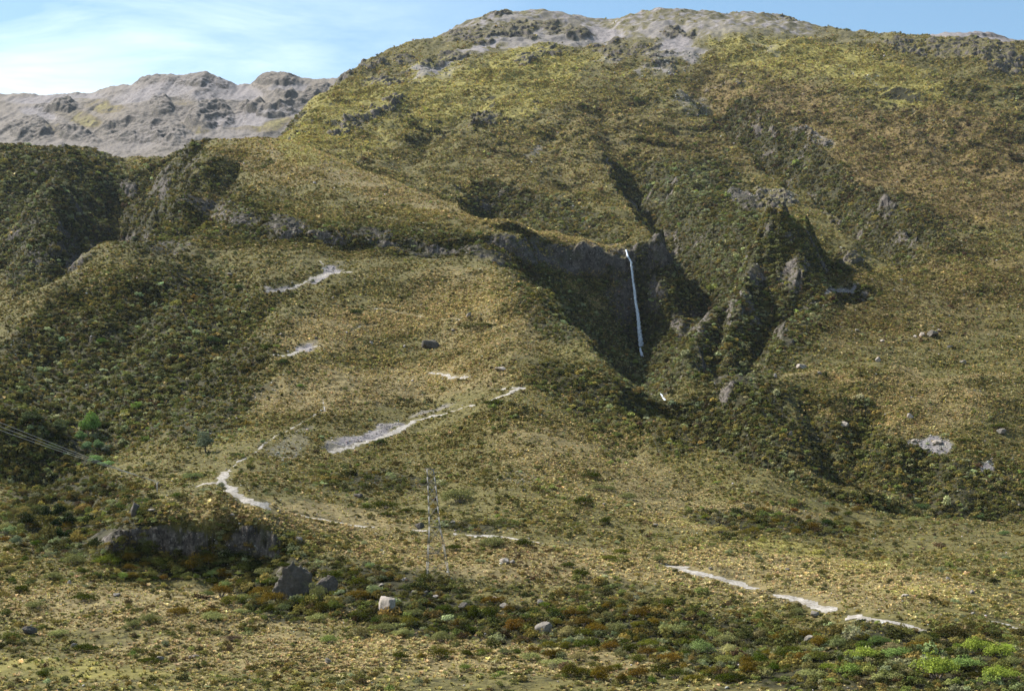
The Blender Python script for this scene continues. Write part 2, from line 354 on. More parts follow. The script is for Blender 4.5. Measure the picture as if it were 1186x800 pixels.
TAN = [ # dry tussock
 (430,450,180,26,-5,.9),(420,380,120,26,-8,.9),(560,350,90,36,5,.7),(330,600,160,18,4,.9),(600,650,220,26,5,.9),(180,705,260,26,3,.9),(430,760,340,24,2,1),
 (1030,440,150,5,0,1),(1060,480,110,30,0,.7),(870,590,90,7,6,1),(900,670,240,32,6,.9),(480,225,170,22,15,.7),(700,550,160,40,20,.6),(330,190,90,26,10,.6),(980,560,1,1,0,0),
 (570,395,80,30,0,.6),
]
BROWN = [ (1090,195,150,75,10,1),(900,130,110,40,15,.8),(960,90,60,10,10,.6),(1130,320,80,40,10,.5),(820,180,70,20,20,.5),(1000,370,180,50,0,.4),(760,170,140,40,10,.35),(620,200,100,40,0,.3),(620,655,40,22,10,.7)]
rock = blob(ROCKB); scree = blob(SCREE); yellow = blob(YELLOW); scrub = blob(SCRUB); tan = blob(TAN); brown = blob(BROWN)
# the highest ground of the summit is bare
bare = smooth((44 - 14*smooth((CP-880)/120.0) + wy*26 - (my-18))/20.0)*((RD > 2300))*(CP > 380)*(1-0.5*smooth((CP-900)/200.0))
scree = np.maximum(scree, bare*np.clip(0.72+0.9*w4_, 0, 1)); yellow = yellow*(1-bare*0.8)
PALEB = [(55,240,70,60,0,.35),(30,300,40,40,0,.3),(140,440,140,80,-20,.22),(700,400,110,50,30,.3),(850,330,90,80,20,.35),(620,240,70,20,15,.3),(780,240,34,22,40),(815,285,40,18,35),(800,215,30,20,40),(840,310,30,20,30),(700,430,60,14,35),(650,380,30,10,50),(740,460,30,12,30),(790,480,40,10,10),  # paler scrub; the left gorge blobs brighten the tint as sunlit ridges
 (140,215,22,30,60),(255,335,10,34,0),(240,300,30,8,30),(120,540,34,10,-10),(105,500,20,14,0),(860,440,26,24,0),(790,440,16,30,30),(930,370,30,20,0),(60,540,40,8,0,.4),(300,650,90,10,0,.5),(600,750,180,14,3,.5),(470,735,60,14,0,.8),(1050,765,120,14,0,.7),(80,640,40,14,0,.7),(690,575,60,8,0,.5),(900,540,50,20,30,.4),(240,500,40,30,-30,.35),(120,430,90,40,-20,.3)]
palem = blob(PALEB)
b2c = np.interp(colpx, [-420, 0, 100, 150, 200, 300, 400, 500, 600, 700, 735, 800, 1000, 1640], [1050, 1060, 1060, 1180, 1480, 1550, 1440, 1320, 1215, 1145, 1130, 1150, 1150, 1150])[None,:]
behind = (RD > b2c)*smooth((735-CP)/20.0)*smooth((CP-300)/40.0)
foot = behind*np.clip(1-(RD-b2c)/170.0, 0, 1)
tan = tan*(1-0.8*behind)
scrub = np.maximum(scrub, foot*(0.75+1.2*wx))
tan = np.maximum(tan, (RD < b2c)*(RD > b2c-130)*smooth((735-CP)/30.0)*smooth((CP-300)/60.0)*0.85)
scrub = scrub*(1-(RD < b2c)*(RD > b2c-110)*smooth((735-CP)/30.0)*smooth((CP-250)/60.0)*0.9)
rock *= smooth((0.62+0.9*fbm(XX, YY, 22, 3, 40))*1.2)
scree = scree*(1-0.6*rock)
print("masks", time.time()-T0)

# ---- relief noise, scaled to the place
farw = smooth((RD-1000)/900.0)
nearw = 1-smooth((RD-420)/300.0)
midw = np.clip(1-farw-nearw, 0, 1)
n200 = fbm(XX, YY, 260, 3, 21); r90 = fbm(XX+n200*40, YY+n200*30, 120, 4, 27, ridged=True)
n40 = fbm(XX, YY, 42, 3, 31); n10 = fbm(XX, YY, 11, 4, 37, 0.6)
crest = 1-0.75*smooth(1-np.abs(PYc-np.minimum.accumulate(PYc, 0))/3)   # keep amplitude moderate
calm = 1-0.85*(CP < 745)*(CP > 180)*smooth((RD-1000)/40.0)*smooth((b2c+70-RD)/60.0)*smooth((745-CP)/20.0)
calm = calm*(1-0.6*smooth(1-np.abs(RD-600)/110.0)*(CP > 740))
dz = farw*calm*(n200*10 + r90*15 + n40*4.5 + n10*1.3) + midw*calm*(n200*3 + r90*4.5 + n40*3.4 + n10*1.1) + nearw*(n40*1.9+n10*0.7)
sil = smooth((RD-205)/25.0)
# crags: broken faces
rr = fbm(XX+n10*6, YY+n10*6, 34, 5, 51, 0.62, ridged=True)
cliffamp = rock*np.clip(RD/1100.0, 0.28, 2.2)*7.5*(1-0.55*smooth((RD-2150)/150.0))
dz = dz + cliffamp*(rr-0.25)
# scrub canopy lumps
can = fbm(XX, YY, 9.0, 3, 61, 0.6, ridged=True)
dz = dz + scrub*(1-rock)*np.clip(RD/900.0, 0.3, 1.3)*1.9*(can-0.3) + (1-scrub)*(1-scree)*0.25*can
ZZ = ZZ + dz*sil
gz_y = np.gradient(ZZ, axis=0)/np.gradient(YY, axis=0); gz_x = np.gradient(ZZ, axis=1)/np.gradient(XX, axis=1)
STEEP = np.hypot(gz_x, gz_y)
patch = smooth((fbm(XX, YY+ZZ, 34, 4, 44, 0.6)-0.08)*6)
stp = smooth((STEEP-0.85)/0.4)*(RD > 560)
rock = np.maximum(rock, smooth((STEEP-1.05)/0.5)*(RD > 560)*(RD < 2250)*0.62*patch*smooth((fbm(XX, YY, 120, 2, 46)+0.05)*4))
scrub = np.maximum(scrub, stp*(RD < 2100)*(1-rock)*0.9)
PUSHY = rock*np.clip(RD/1100.0, 0.42, 1.6)*4.5*(fbm(XX, ZZ*1.4+YY*0.3, np.clip(RD/85.0, 5, 13)*1.0, 4, 201, 0.6, ridged=True)+0.2)
PUSHX = rock*np.clip(RD/1100.0, 0.3, 1.6)*2.0*fbm(XX+40, ZZ+YY*0.3, 17, 3, 205)
print("relief", time.time()-T0)
# ------------------------------------------------------------------ materials of the land
def new_mat(name):
    m = bpy.data.materials.new(name); m.use_nodes = True
    t = m.node_tree; t.nodes.clear(); return m, t
class NB:
    """tiny node builder"""
    def __init__(s, t): s.t = t
    def n(s, ty, ins=None, **k):
        x = s.t.nodes.new(ty)
        for a, b in k.items(): setattr(x, a, b)
        for a, b in (ins or {}).items():
            if isinstance(b, bpy.types.NodeSocket): s.t.links.new(b, x.inputs[a])
            else: x.inputs[a].default_value = b
        return x
    def noise(s, vec, scale, detail=3, rough=0.55, dist=0.0):
        return s.n('ShaderNodeTexNoise', {'Vector': vec, 'Scale': scale, 'Detail': detail, 'Roughness': rough, 'Distortion': dist}).outputs['Fac']
    def ramp(s, fac, a, b, lo=0.0, hi=1.0):
        return s.n('ShaderNodeMapRange', {'Value': fac, 'From Min': a, 'From Max': b, 'To Min': lo, 'To Max': hi}).outputs[0]
    def mix(s, f, a, b, mode='MIX'):
        x = s.n('ShaderNodeMix', data_type='RGBA', blend_type=mode)
        for i, v in ((0, f), (6, a), (7, b)):
            if isinstance(v, bpy.types.NodeSocket): s.t.links.new(v, x.inputs[i])
            else: x.inputs[i].default_value = v if i == 0 else (*v, 1)
        return x.outputs[2]
    def math(s, op, a, b=0.0, clamp=False):
        x = s.n('ShaderNodeMath', operation=op, use_clamp=clamp)
        for i, v in ((0, a), (1, b)):
            if isinstance(v, bpy.types.NodeSocket): s.t.links.new(v, x.inputs[i])
            else: x.inputs[i].default_value = v
        return x.outputs[0]

def land_material():
    m, t = new_mat("land"); b = NB(t)
    a1 = b.n('ShaderNodeAttribute', attribute_name='cover_a'); a2 = b.n('ShaderNodeAttribute', attribute_name='cover_b')
    s1 = b.n('ShaderNodeSeparateColor', {0: a1.outputs['Color']}); s2 = b.n('ShaderNodeSeparateColor', {0: a2.outputs['Color']})
    pos = b.n('ShaderNodeNewGeometry').outputs['Position']
    nrm = b.n('ShaderNodeNewGeometry').outputs['Normal']
    dist = b.n('ShaderNodeVectorMath', {0: pos}, operation='LENGTH').outputs['Value']
    fine = b.noise(pos, 0.75, 5, 0.68); mid = b.noise(pos, 0.11, 5, 0.6); big = b.noise(pos, 0.016, 5, 0.6, 0.6)
    coarse = b.noise(pos, 0.28, 5, 0.7)
    spk = b.math('ADD', b.math('MULTIPLY', fine, 0.45), b.math('MULTIPLY', coarse, 0.55))
    # plain ground: olive shrubland floor with straw, colour darkened for shade between clumps
    base = b.mix(b.ramp(spk, 0.40, 0.60), (0.020, 0.019, 0.008), (0.135, 0.118, 0.042))
    base = b.mix(b.ramp(mid, 0.35, 0.70, 0, 0.55), base, (0.105, 0.086, 0.024))
    tanc = b.mix(b.ramp(spk, 0.36, 0.62), (0.042, 0.034, 0.015), (0.215, 0.170, 0.075))
    brn = b.mix(b.ramp(spk, 0.40, 0.60), (0.048, 0.030, 0.014), (0.17, 0.125, 0.045))
    yel = b.mix(b.ramp(mid, 0.35, 0.65), (0.100, 0.092, 0.024), (0.24, 0.208, 0.058))
    yel = b.mix(b.ramp(spk, 0.40, 0.60, 0, 0.45), yel, (0.105, 0.085, 0.022))
    scb = b.mix(b.ramp(spk, 0.40, 0.62), (0.010, 0.010, 0.005), (0.050, 0.045, 0.018))  # scrub floor, darkened to stand for shade between the bushes
    c = b.mix(b.ramp(b.math('ADD', s2.outputs[2], b.math('SUBTRACT', mid, 0.5)), 0.15, 0.75), base, brn)
    c = b.mix(b.ramp(b.math('ADD', s2.outputs[1], b.math('SUBTRACT', mid, 0.5)), 0.15, 0.75), c, tanc)
    c = b.mix(b.ramp(b.math('ADD', s1.outputs[2], b.math('SUBTRACT', mid, 0.5)), 0.2, 0.7), c, yel)
    c = b.mix(b.ramp(b.math('ADD', s2.outputs[0], b.math('SUBTRACT', mid, 0.5)), 0.2, 0.6), c, scb)
    scr = b.mix(b.ramp(mid, 0.38, 0.62), (0.090, 0.079, 0.080), (0.160, 0.142, 0.144))
    scr = b.mix(b.ramp(spk, 0.42, 0.60), scr, (0.26, 0.236, 0.232))
    scr = b.mix(b.ramp(b.math('SUBTRACT', spk, s1.outputs[1]), -0.50, -0.15, 0, 0.85), scr, c)
    c = b.mix(b.ramp(b.math('ADD', s1.outputs[1], b.math('SUBTRACT', coarse, 0.5)), 0.25, 0.45), c, scr)
    sepn = b.n('ShaderNodeSeparateXYZ', {0: nrm}).outputs['Z']
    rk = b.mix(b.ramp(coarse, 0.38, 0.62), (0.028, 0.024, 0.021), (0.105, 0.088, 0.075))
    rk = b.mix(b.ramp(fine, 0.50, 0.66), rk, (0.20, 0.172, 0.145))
    vp = b.n('ShaderNodeMapping', {'Vector': pos, 'Scale': (0.55, 0.55, 0.16)}).outputs[0]
    crack = b.math('ABSOLUTE', b.math('SUBTRACT', b.noise(vp, 1.0, 4, 0.6, 0.8), 0.5))
    rk = b.mix(b.ramp(crack, 0.0, 0.035, 0.8, 0), rk, (0.016, 0.014, 0.012))
    rk = b.mix(b.ramp(mid, 0.52, 0.60, 0, 0.55), rk, (0.045, 0.045, 0.018))
    rk = b.mix(b.ramp(b.math('ADD', sepn, b.math('SUBTRACT', mid, 0.5)), 0.62, 0.82, 0, 0.9), rk, c)
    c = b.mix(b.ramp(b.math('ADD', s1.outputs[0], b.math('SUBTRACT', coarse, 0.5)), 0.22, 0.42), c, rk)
    bmp = b.n('ShaderNodeBump', {'Strength': 0.55, 'Distance': 1.0, 'Height': b.math('ADD', b.math('MULTIPLY', fine, 0.6), b.math('MULTIPLY', coarse, 1.8))})
    bs = b.n('ShaderNodeBsdfPrincipled', {'Base Color': c, 'Roughness': 0.95, 'Normal': bmp.outputs[0]})
    bs.inputs['Specular IOR Level'].default_value = 0.12
    b.n('ShaderNodeOutputMaterial', {'Surface': bs.outputs[0]})
    return m
M_LAND = land_material()

def grid_mesh(name, X, Y, Z, attrs, mat, mask=None, smooth_sh=True, kind='structure'):
    """heightfield rows x cols to one mesh, optionally only the faces in mask"""
    R, Cn = X.shape
    idx = np.arange(R*Cn).reshape(R, Cn)
    q = np.stack([idx[:-1,:-1], idx[:-1,1:], idx[1:,1:], idx[1:,:-1]], -1)
    q = q[mask] if mask is not None else q.reshape(-1, 4)
    used = np.zeros(R*Cn, bool); used[q.ravel()] = True
    remap = np.cumsum(used)-1; q = remap[q]
    co = np.stack([X.ravel()[used], Y.ravel()[used], Z.ravel()[used]], 1).astype(np.float32)
    me = bpy.data.meshes.new(name); me.vertices.add(len(co)); me.vertices.foreach_set('co', co.ravel())
    me.loops.add(q.size); me.loops.foreach_set('vertex_index', q.ravel().astype(np.int32))
    me.polygons.add(len(q)); me.polygons.foreach_set('loop_start', np.arange(0, q.size, 4, dtype=np.int32))
    me.update(calc_edges=True)
    if smooth_sh: me.polygons.foreach_set('use_smooth', np.ones(len(q), bool))
    for an, chans in (attrs or {}).items():
        at = me.color_attributes.new(an, 'FLOAT_COLOR', 'POINT')
        v = np.ones((len(co), 4), np.float32)
        for k, ch in enumerate(chans): v[:,k] = ch.ravel()[used]
        at.data.foreach_set('color', v.ravel())
    me.materials.append(mat)
    o = bpy.data.objects.new(name, me); C.objects.link(o)
    if kind: o['kind'] = kind
    return o

# near apron between the viewer and the first surveyed distance
attrsA = dict(cover_a=(rock, scree, yellow), cover_b=(scrub, tan, brown))
b1 = np.interp(colpx, [-420, 0, 100, 110, 330, 360, 700, 1000, 1640], [360, 362, 368, 350, 350, 330, 345, 330, 330])
b2 = np.interp(colpx, [-420, 0, 100, 150, 200, 300, 400, 500, 600, 700, 735, 800, 1000, 1640], [1050, 1060, 1060, 1180, 1480, 1550, 1450, 1320, 1240, 1180, 1130, 1150, 1150, 1150])
fr = rowd[:-1, None]; m1 = fr < b1[None,:-1]; m2 = fr >= b2[None,:-1]
# ------------------------------------------------------------------ walking track and slips, cut into the slope
hit1 = hit_fn(ZZ)
PATHS = [ # (photograph polyline, width m)
 ([(783,653),(800,659),(822,664),(850,671),(868,678)], 4.0),
 ([(904,688),(920,690),(935,695)], 3.4), ([(945,699),(962,704)], 3.6), ([(990,710),(1010,715),(1030,716),(1062,726)], 3.8), ([(1150,717),(1165,720),(1186,726)], 3.4),
 ([(232,560),(245,558),(257,558)], 2.2), ([(257,558),(268,563),(277,572),(290,578),(305,583)], 3.4), ([(257,556),(256,551),(262,545)], 2.6),
 ([(305,583),(330,590),(352,596)], 1.2), ([(352,596),(375,600),(398,605),(428,608)], 2.8), ([(478,612),(496,614)], 2.0), ([(528,617),(552,620),(575,619),(600,624),(628,628)], 2.0),
 ([(262,545),(280,532),(300,520),(318,505),(345,492),(362,482),(376,475),(374,462)], 0.9),
 ([(385,522),(405,517),(425,510),(448,503),(463,495)], 3.2), ([(463,495),(478,486),(500,481),(525,475),(548,469)], 3.0), ([(548,469),(566,464),(585,456)], 3.6), ([(584,449),(594,448),(605,449),(588,455)], 3.0),
 ([(498,431),(510,432),(522,436),(540,437)], 1.8),
 ([(318,410),(335,411),(350,404),(368,400)], 2.6), ([(405,384),(420,376),(440,376),(462,370)], 1.0), ([(428,358),(450,359),(470,363),(490,367)], 1.4), ([(510,370),(532,370)], 1.2),
 ([(308,338),(325,336),(345,330),(362,322)], 2.4), ([(362,322),(376,318),(390,316),(404,314)], 4.5), ([(368,300),(376,307)], 1.6),
 ([(640,628),(680,633),(720,641),(760,648),(783,653)], 0.55), ([(868,678),(885,683),(904,688)], 0.5), ([(430,608),(455,610),(478,612)], 0.5),
 ([(288,470),(300,455),(316,440),(330,428),(345,418)], 0.45), ([(560,372),(590,380),(620,392)], 0.4), ([(380,430),(420,432),(460,428),(498,431)], 0.5), ([(404,314),(440,322),(480,330)], 0.5),
 ([(500,262),(440,250),(380,225)], 0.7),]
PD = np.full(XX.shape, 1e9, np.float32); CUT = np.zeros(XX.shape, np.float32)
wobp = fbm(XX, YY, 5.0, 3, 83)
for pl, w in PATHS:
    pw = poly_world(pl, hit1)
    # smooth out small jumps in distance
    D, Tt = seg_dist(pw, XX, YY, w*3+6)
    Dn = (D + wobp*(w*0.55+0.5))/w
    PD = np.minimum(PD, Dn); CUT = np.maximum(CUT, np.clip(1.55-Dn, 0, 0.8)*0.20*min(w, 4.0))
ZZ -= CUT
path_face = (PD < 0.62)
pf = path_face[:-1,:-1] & path_face[1:,1:] & path_face[1:,:-1] & path_face[:-1,1:]

def path_material():
    m, t = new_mat("gravel"); b = NB(t)
    pos = b.n('ShaderNodeNewGeometry').outputs['Position']
    c = b.mix(b.ramp(b.noise(pos, 1.1, 5, 0.75), 0.38, 0.62), (0.13, 0.112, 0.090), (0.36, 0.33, 0.29))
    c = b.mix(b.ramp(b.noise(pos, 0.22, 3, 0.6), 0.48, 0.62, 0, 0.6), c, (0.15, 0.125, 0.09))
    bmp = b.n('ShaderNodeBump', {'Strength': 0.5, 'Distance': 0.5, 'Height': b.noise(pos, 2.4, 3)})
    bs = b.n('ShaderNodeBsdfPrincipled', {'Base Color': c, 'Roughness': 0.95, 'Normal': bmp.outputs[0]})
    b.n('ShaderNodeOutputMaterial', {'Surface': bs.outputs[0]})
    return m
M_GRAVEL = path_material()
XX = XX+PUSHX; YY = YY-PUSHY
grid_mesh("path", XX, YY, ZZ+0.05, {}, M_GRAVEL, pf)
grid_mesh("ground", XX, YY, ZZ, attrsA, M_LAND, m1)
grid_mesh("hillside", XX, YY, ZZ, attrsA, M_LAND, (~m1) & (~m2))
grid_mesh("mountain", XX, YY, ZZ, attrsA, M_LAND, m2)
# foreground between the viewpoint and the valley floor
ad = np.concatenate([np.linspace(0, 205, 46)]); 
apx = colpx[::6]
if apx[-1] != colpx[-1]: apx = np.append(apx, colpx[-1])
z225 = np.interp(apx, colpx, ZZ[0])
AX, AD = np.meshgrid((apx-PX0)/F, ad)
AZ = -1.7 + (z225[None,:]+1.7)*(AD/205.0)**0.8
zz_ = np.zeros_like(AX)
grid_mesh("near_slope", AX*AD, AD-0.0, AZ, dict(cover_a=(zz_, zz_, zz_), cover_b=(zz_+0.2, zz_+0.7, zz_)), M_LAND)

def far_range(name, x0, x1, sky_pts, d0, dc, d1, base_py, seed, rockpts, screepts, yelpts, amp, jag=1.0):
    pxs = np.linspace(x0, x1, int((x1-x0)/1.3*Q)); ds = np.concatenate([np.linspace(d0, dc, int(330*Q), endpoint=False), np.linspace(dc, d1, 40)])
    X2, D2 = np.meshgrid(pxs, ds)
    sk = np.interp(pxs, [p[0] for p in sky_pts], [p[1] for p in sky_pts])[None,:]
    t = np.clip((D2-d0)/(dc-d0), 0, 1); t2 = np.clip((D2-dc)/(d1-dc), 0, 1)
    prof = t**0.85
    Xw = (X2-PX0)/F*D2; Yw = D2
    wc = fbm(Xw, Yw, 420, 4, seed+31)*120*(1-t)**0.7
    skw = np.interp(X2+wc, [p[0] for p in sky_pts], [p[1] for p in sky_pts]) + 5.0*fbm(Xw, Yw*0.2, 75, 4, seed+33, 0.65)*jag
    py = base_py + (skw-base_py)*prof + t2*60
    Zw = (PY0-py)/F*D2
    w1 = fbm(Xw, Yw, 400, 3, seed); w2 = fbm(Xw, Yw, 400, 3, seed+9)
    cmx = X2+w1*16; cmy = py+w2*12
    def bb(l):
        M = np.zeros(X2.shape, np.float32)
        for cx, cy, rx, ry, ang in l:
            c, s = math.cos(math.radians(ang)), math.sin(math.radians(ang)); dx = cmx-cx; dy = cmy-cy
            M = np.maximum(M, np.clip(1.6-1.3*(((dx*c+dy*s)/rx)**2+((-dx*s+dy*c)/ry)**2), 0, 1))
        return M
    rk = bb(rockpts); sc = bb(screepts); ye = bb(yelpts)
    big = fbm(Xw+w1*120, Yw+w2*120, 520, 6, seed+3, 0.55, ridged=True)
    sm = fbm(Xw+w1*60, Yw, 110, 5, seed+5, 0.6, ridged=True)
    rib = fbm(Xw+w1*90, Yw*0.3+w2*60, 170, 6, seed+21, 0.68, ridged=True)
    edge = 0.30+0.70*np.clip((sk*0+py-sk)/22.0, 0, 1)
    Zw = Zw + amp*(big*22*edge*(1-0.4*sc) + rib*(10+9*rk)*edge*(1-0.5*sc) + sm*(4.0+15*rk)*np.clip(edge+rk*0.35, 0, 1))
    st_ = np.hypot(np.gradient(Zw, axis=0)/np.gradient(Yw, axis=0), np.gradient(Zw, axis=1)/np.gradient(Xw, axis=1))
    s0 = 0.84+0.16*sc+0.12*w2
    rk = np.maximum(rk, 0.8*smooth((rib-0.30)*4)*smooth((0.25+w2)*3)*(t < 0.93))
    rk = np.clip(np.maximum(rk*0.95, smooth((st_-0.78-0.25*sc+0.3*w1)/0.45)), 0, 1); ye = ye*0.5*(1-rk)
    return grid_mesh(name, Xw, Yw, Zw, dict(cover_a=(rk, np.clip(s0-ye*0.75, 0, 1), ye), cover_b=(sc*0, sc*0, sc*0+0.6)), M_LAND)
SKYL = [(-420,150),(-200,125),(-60,112),(11,110),(60,111),(100,110),(112,108),(125,104),(150,100),(170,93),(185,91),(200,89),(208,92),(222,91),(237,87),(248,91),(262,96),(276,99),(290,98),(300,92),(313,88),(330,87),(342,91),(355,93),(370,95),(395,92),(430,95),(520,110)]
far_range("far_mountains", -420, 520, SKYL, 3350, 4300, 4700, 232, 200,
  [(190,94,46,7,-8),(238,95,30,9,8),(320,93,30,7,5),(215,100,30,6,10),(150,160,36,16,5),(195,163,30,16,10),(245,140,34,16,25),(300,130,30,6,5),(350,128,50,7,-8),(60,134,26,6,0),(30,160,30,12,10),(370,110,20,7,-30),(225,145,14,10,60),(335,112,14,5,10),(90,165,30,8,10),(185,133,10,12,60)],
  [(180,115,50,12,-8),(270,108,40,12,5),(60,118,60,8,0),(300,142,60,9,-12),(250,118,40,8,-12),(40,140,24,6,15),(340,104,30,6,-5),(280,152,40,6,-10)],
  [(85,142,40,9,12),(110,128,40,7,10),(215,130,36,6,4),(230,158,20,8,10),(320,150,22,8,-30),(300,157,30,5,-10),(60,160,16,5,10)], 1.0)
far_range("far_hill", 1020, 1640, [(1020,56),(1050,48),(1075,42),(1095,39),(1120,38),(1150,41),(1174,46),(1200,50),(1300,60),(1640,80)], 2750, 3300, 3600, 110, 300,
  [(1120,42,50,3,2),(1085,44,14,3,-10)], [(1120,48,60,8,5)], [(1060,52,20,3,0)], 0.5)
print("land meshes", time.time()-T0)
# ------------------------------------------------------------------ plants: leafy domes and tussocks
def leaf_material(name, src, trans=0.22):
    m, t = new_mat(name); b = NB(t)
    if src == 'OBJECT': col = b.n('ShaderNodeObjectInfo').outputs['Color']
    else: col = b.n('ShaderNodeAttribute', attribute_name='tint', attribute_type='INSTANCER').outputs['Color']
    pos = b.n('ShaderNodeNewGeometry').outputs['Position']
    v = b.ramp(b.noise(pos, 2.3, 2), 0.3, 0.7, 0.72, 1.3)
    vv = b.n('ShaderNodeVectorMath', {0: col, 3: v}, operation='SCALE').outputs[0]
    bs = b.n('ShaderNodeBsdfDiffuse', {'Color': vv})
    tr = b.n('ShaderNodeBsdfTranslucent', {'Color': vv})
    mx_ = b.n('ShaderNodeMixShader', {0: trans, 1: bs.outputs[0], 2: tr.outputs[0]})
    b.n('ShaderNodeOutputMaterial', {'Surface': mx_.outputs[0]})
    return m
M_LEAF = leaf_material("leaves", 'OBJECT'); M_LEAFI = leaf_material("foliage", 'INST'); 
def raw_mesh(name, V_, Q_, mat, smooth_=False):
    me = bpy.data.meshes.new(name); V_ = np.asarray(V_, np.float32); Q_ = np.asarray(Q_, np.int32); k = Q_.shape[1]
    me.vertices.add(len(V_)); me.vertices.foreach_set('co', V_.ravel())
    me.loops.add(Q_.size); me.loops.foreach_set('vertex_index', Q_.ravel())
    me.polygons.add(len(Q_)); me.polygons.foreach_set('loop_start', np.arange(0, Q_.size, k, dtype=np.int32))
    me.update(calc_edges=True); me.materials.append(mat)
    if smooth_: me.polygons.foreach_set('use_smooth', np.ones(len(Q_), bool))
    return me
def leaf_dome(nl, nq, qs, seed, h=0.62, spread=0.34, shell=0.8):
    """nl lobes inside a unit-wide dome, nq leaf clumps as quads on and in them"""
    g = np.random.default_rng(seed)
    lob = []
    for k in range(nl):
        a = g.uniform(0, 2*np.pi); r = spread*math.sqrt(g.uniform(0, 1)); s = g.uniform(0.09, 0.24)*(1.25-r)
        lob.append((r*math.cos(a), r*math.sin(a), h*(0.16+0.56*g.uniform()*(1-r*1.5)), s))
    lob.append((0.05, 0, h*0.30, 0.27)); lob = np.array(lob)
    wgt = lob[:,3]**2; pick = g.choice(len(lob), nq, p=wgt/wgt.sum())
    nrm = g.normal(size=(nq, 3)); nrm /= np.linalg.norm(nrm, axis=1)[:,None]; nrm[:,2] = np.abs(nrm[:,2])*0.9+nrm[:,2]*0.1
    rad = lob[pick,3]*np.where(g.uniform(size=nq) < shell, g.uniform(0.86, 1.12, nq), g.uniform(0.4, 0.9, nq))
    c = lob[pick,:3]+nrm*rad[:,None]
    c[:,2] = np.maximum(c[:,2], 0.02)
    nn = nrm+g.normal(size=(nq, 3))*0.55; nn /= np.linalg.norm(nn, axis=1)[:,None]
    t1 = np.cross(nn, g.normal(size=(nq, 3))); t1 /= np.linalg.norm(t1, axis=1)[:,None]; t2 = np.cross(nn, t1)
    s1 = (qs*g.uniform(0.6, 1.4, nq))[:,None]; s2 = (qs*g.uniform(0.45, 0.9, nq))[:,None]
    V_ = np.stack([c-t1*s1-t2*s2*.5, c+t1*s1*.3-t2*s2, c+t1*s1+t2*s2*.4, c-t1*s1*.2+t2*s2], 1).reshape(-1, 3)
    Q_ = np.arange(nq*4).reshape(-1, 4)
    return V_, Q_
def tussock(nb, seed, h=0.75):
    g = np.random.default_rng(seed); V_, T_ = [], []
    for k in range(nb):
        a = g.uniform(0, 2*np.pi); r0 = 0.12*g.uniform(); lean = g.uniform(0.15, 0.55); hh = h*g.uniform(0.6, 1.0); w = g.uniform(0.03, 0.06)
        ca, sa = math.cos(a), math.sin(a); b0 = np.array([r0*ca, r0*sa, 0.0]); side = np.array([-sa, ca, 0])*w
        mid = b0+np.array([lean*0.5*ca, lean*0.5*sa, hh*0.75]); tip = b0+np.array([lean*ca, lean*sa, hh*0.72])
        i = len(V_); V_ += [b0-side, b0+side, mid+side, mid-side, tip+side*.3, tip-side*.3]
        T_ += [[i, i+1, i+2, i+3], [i+3, i+2, i+4, i+5]]
    return np.array(V_), np.array(T_)
def stone(seed, flat=0.6, sub=2, rough=0.22):
    import bmesh
    bm = bmesh.new(); bmesh.ops.create_icosphere(bm, subdivisions=sub, radius=0.5)
    g = np.random.default_rng(seed); 
    pl = [(lambda v: v/np.linalg.norm(v))(g.normal(size=3)) for _ in range(15)]; dd = g.uniform(0.24, 0.40, 15)
    off = g.uniform(0, 50, 3)
    from mathutils import noise as mn
    for v in bm.verts:
        p = np.array(v.co)
        for n_, d_ in zip(pl, dd):
            e = p@n_-d_
            if e > 0: p = p-n_*e*0.98
        nn = mn.noise(Vector(p*3.1+off))*rough*0.45+(0.5-abs(mn.noise(Vector(p*7+off))))*rough*0.5+mn.noise(Vector(p*17+off))*rough*0.18
        p = p*(1+nn); p[2] = p[2]*flat
        v.co = Vector(p)
    V_ = np.array([v.co[:] for v in bm.verts]); T_ = np.array([[v.index for v in f.verts] for f in bm.faces]); bm.free()
    V_[:,2] -= V_[:,2].min()+0.12*flat
    return V_, T_
def rock_material(name, src):
    m, t = new_mat(name); b = NB(t)
    if src == 'OBJECT': col = b.n('ShaderNodeObjectInfo').outputs['Color']
    else: col = b.n('ShaderNodeAttribute', attribute_name='tint', attribute_type='INSTANCER').outputs['Color']
    pos = b.n('ShaderNodeNewGeometry').outputs['Position']
    v = b.ramp(b.noise(pos, 1.1, 5, 0.7), 0.3, 0.7, 0.6, 1.35)
    vv = b.n('ShaderNodeVectorMath', {0: col, 3: v}, operation='SCALE').outputs[0]
    vv = b.mix(b.ramp(b.noise(pos, 0.9, 4, 0.7, 1.0), 0.56, 0.64, 0, 0.6), vv, (0.10, 0.10, 0.05))
    bmp = b.n('ShaderNodeBump', {'Strength': 0.7, 'Distance': 0.3, 'Height': b.noise(pos, 2.6, 5, 0.7)})
    bs = b.n('ShaderNodeBsdfPrincipled', {'Base Color': vv, 'Roughness': 0.93, 'Normal': bmp.outputs[0]})
    bs.inputs['Specular IOR Level'].default_value = 0.2
    b.n('ShaderNodeOutputMaterial', {'Surface': bs.outputs[0]})
    return m
M_ROCK = rock_material("rock", 'OBJECT'); M_ROCKI = rock_material("stones", 'INST')

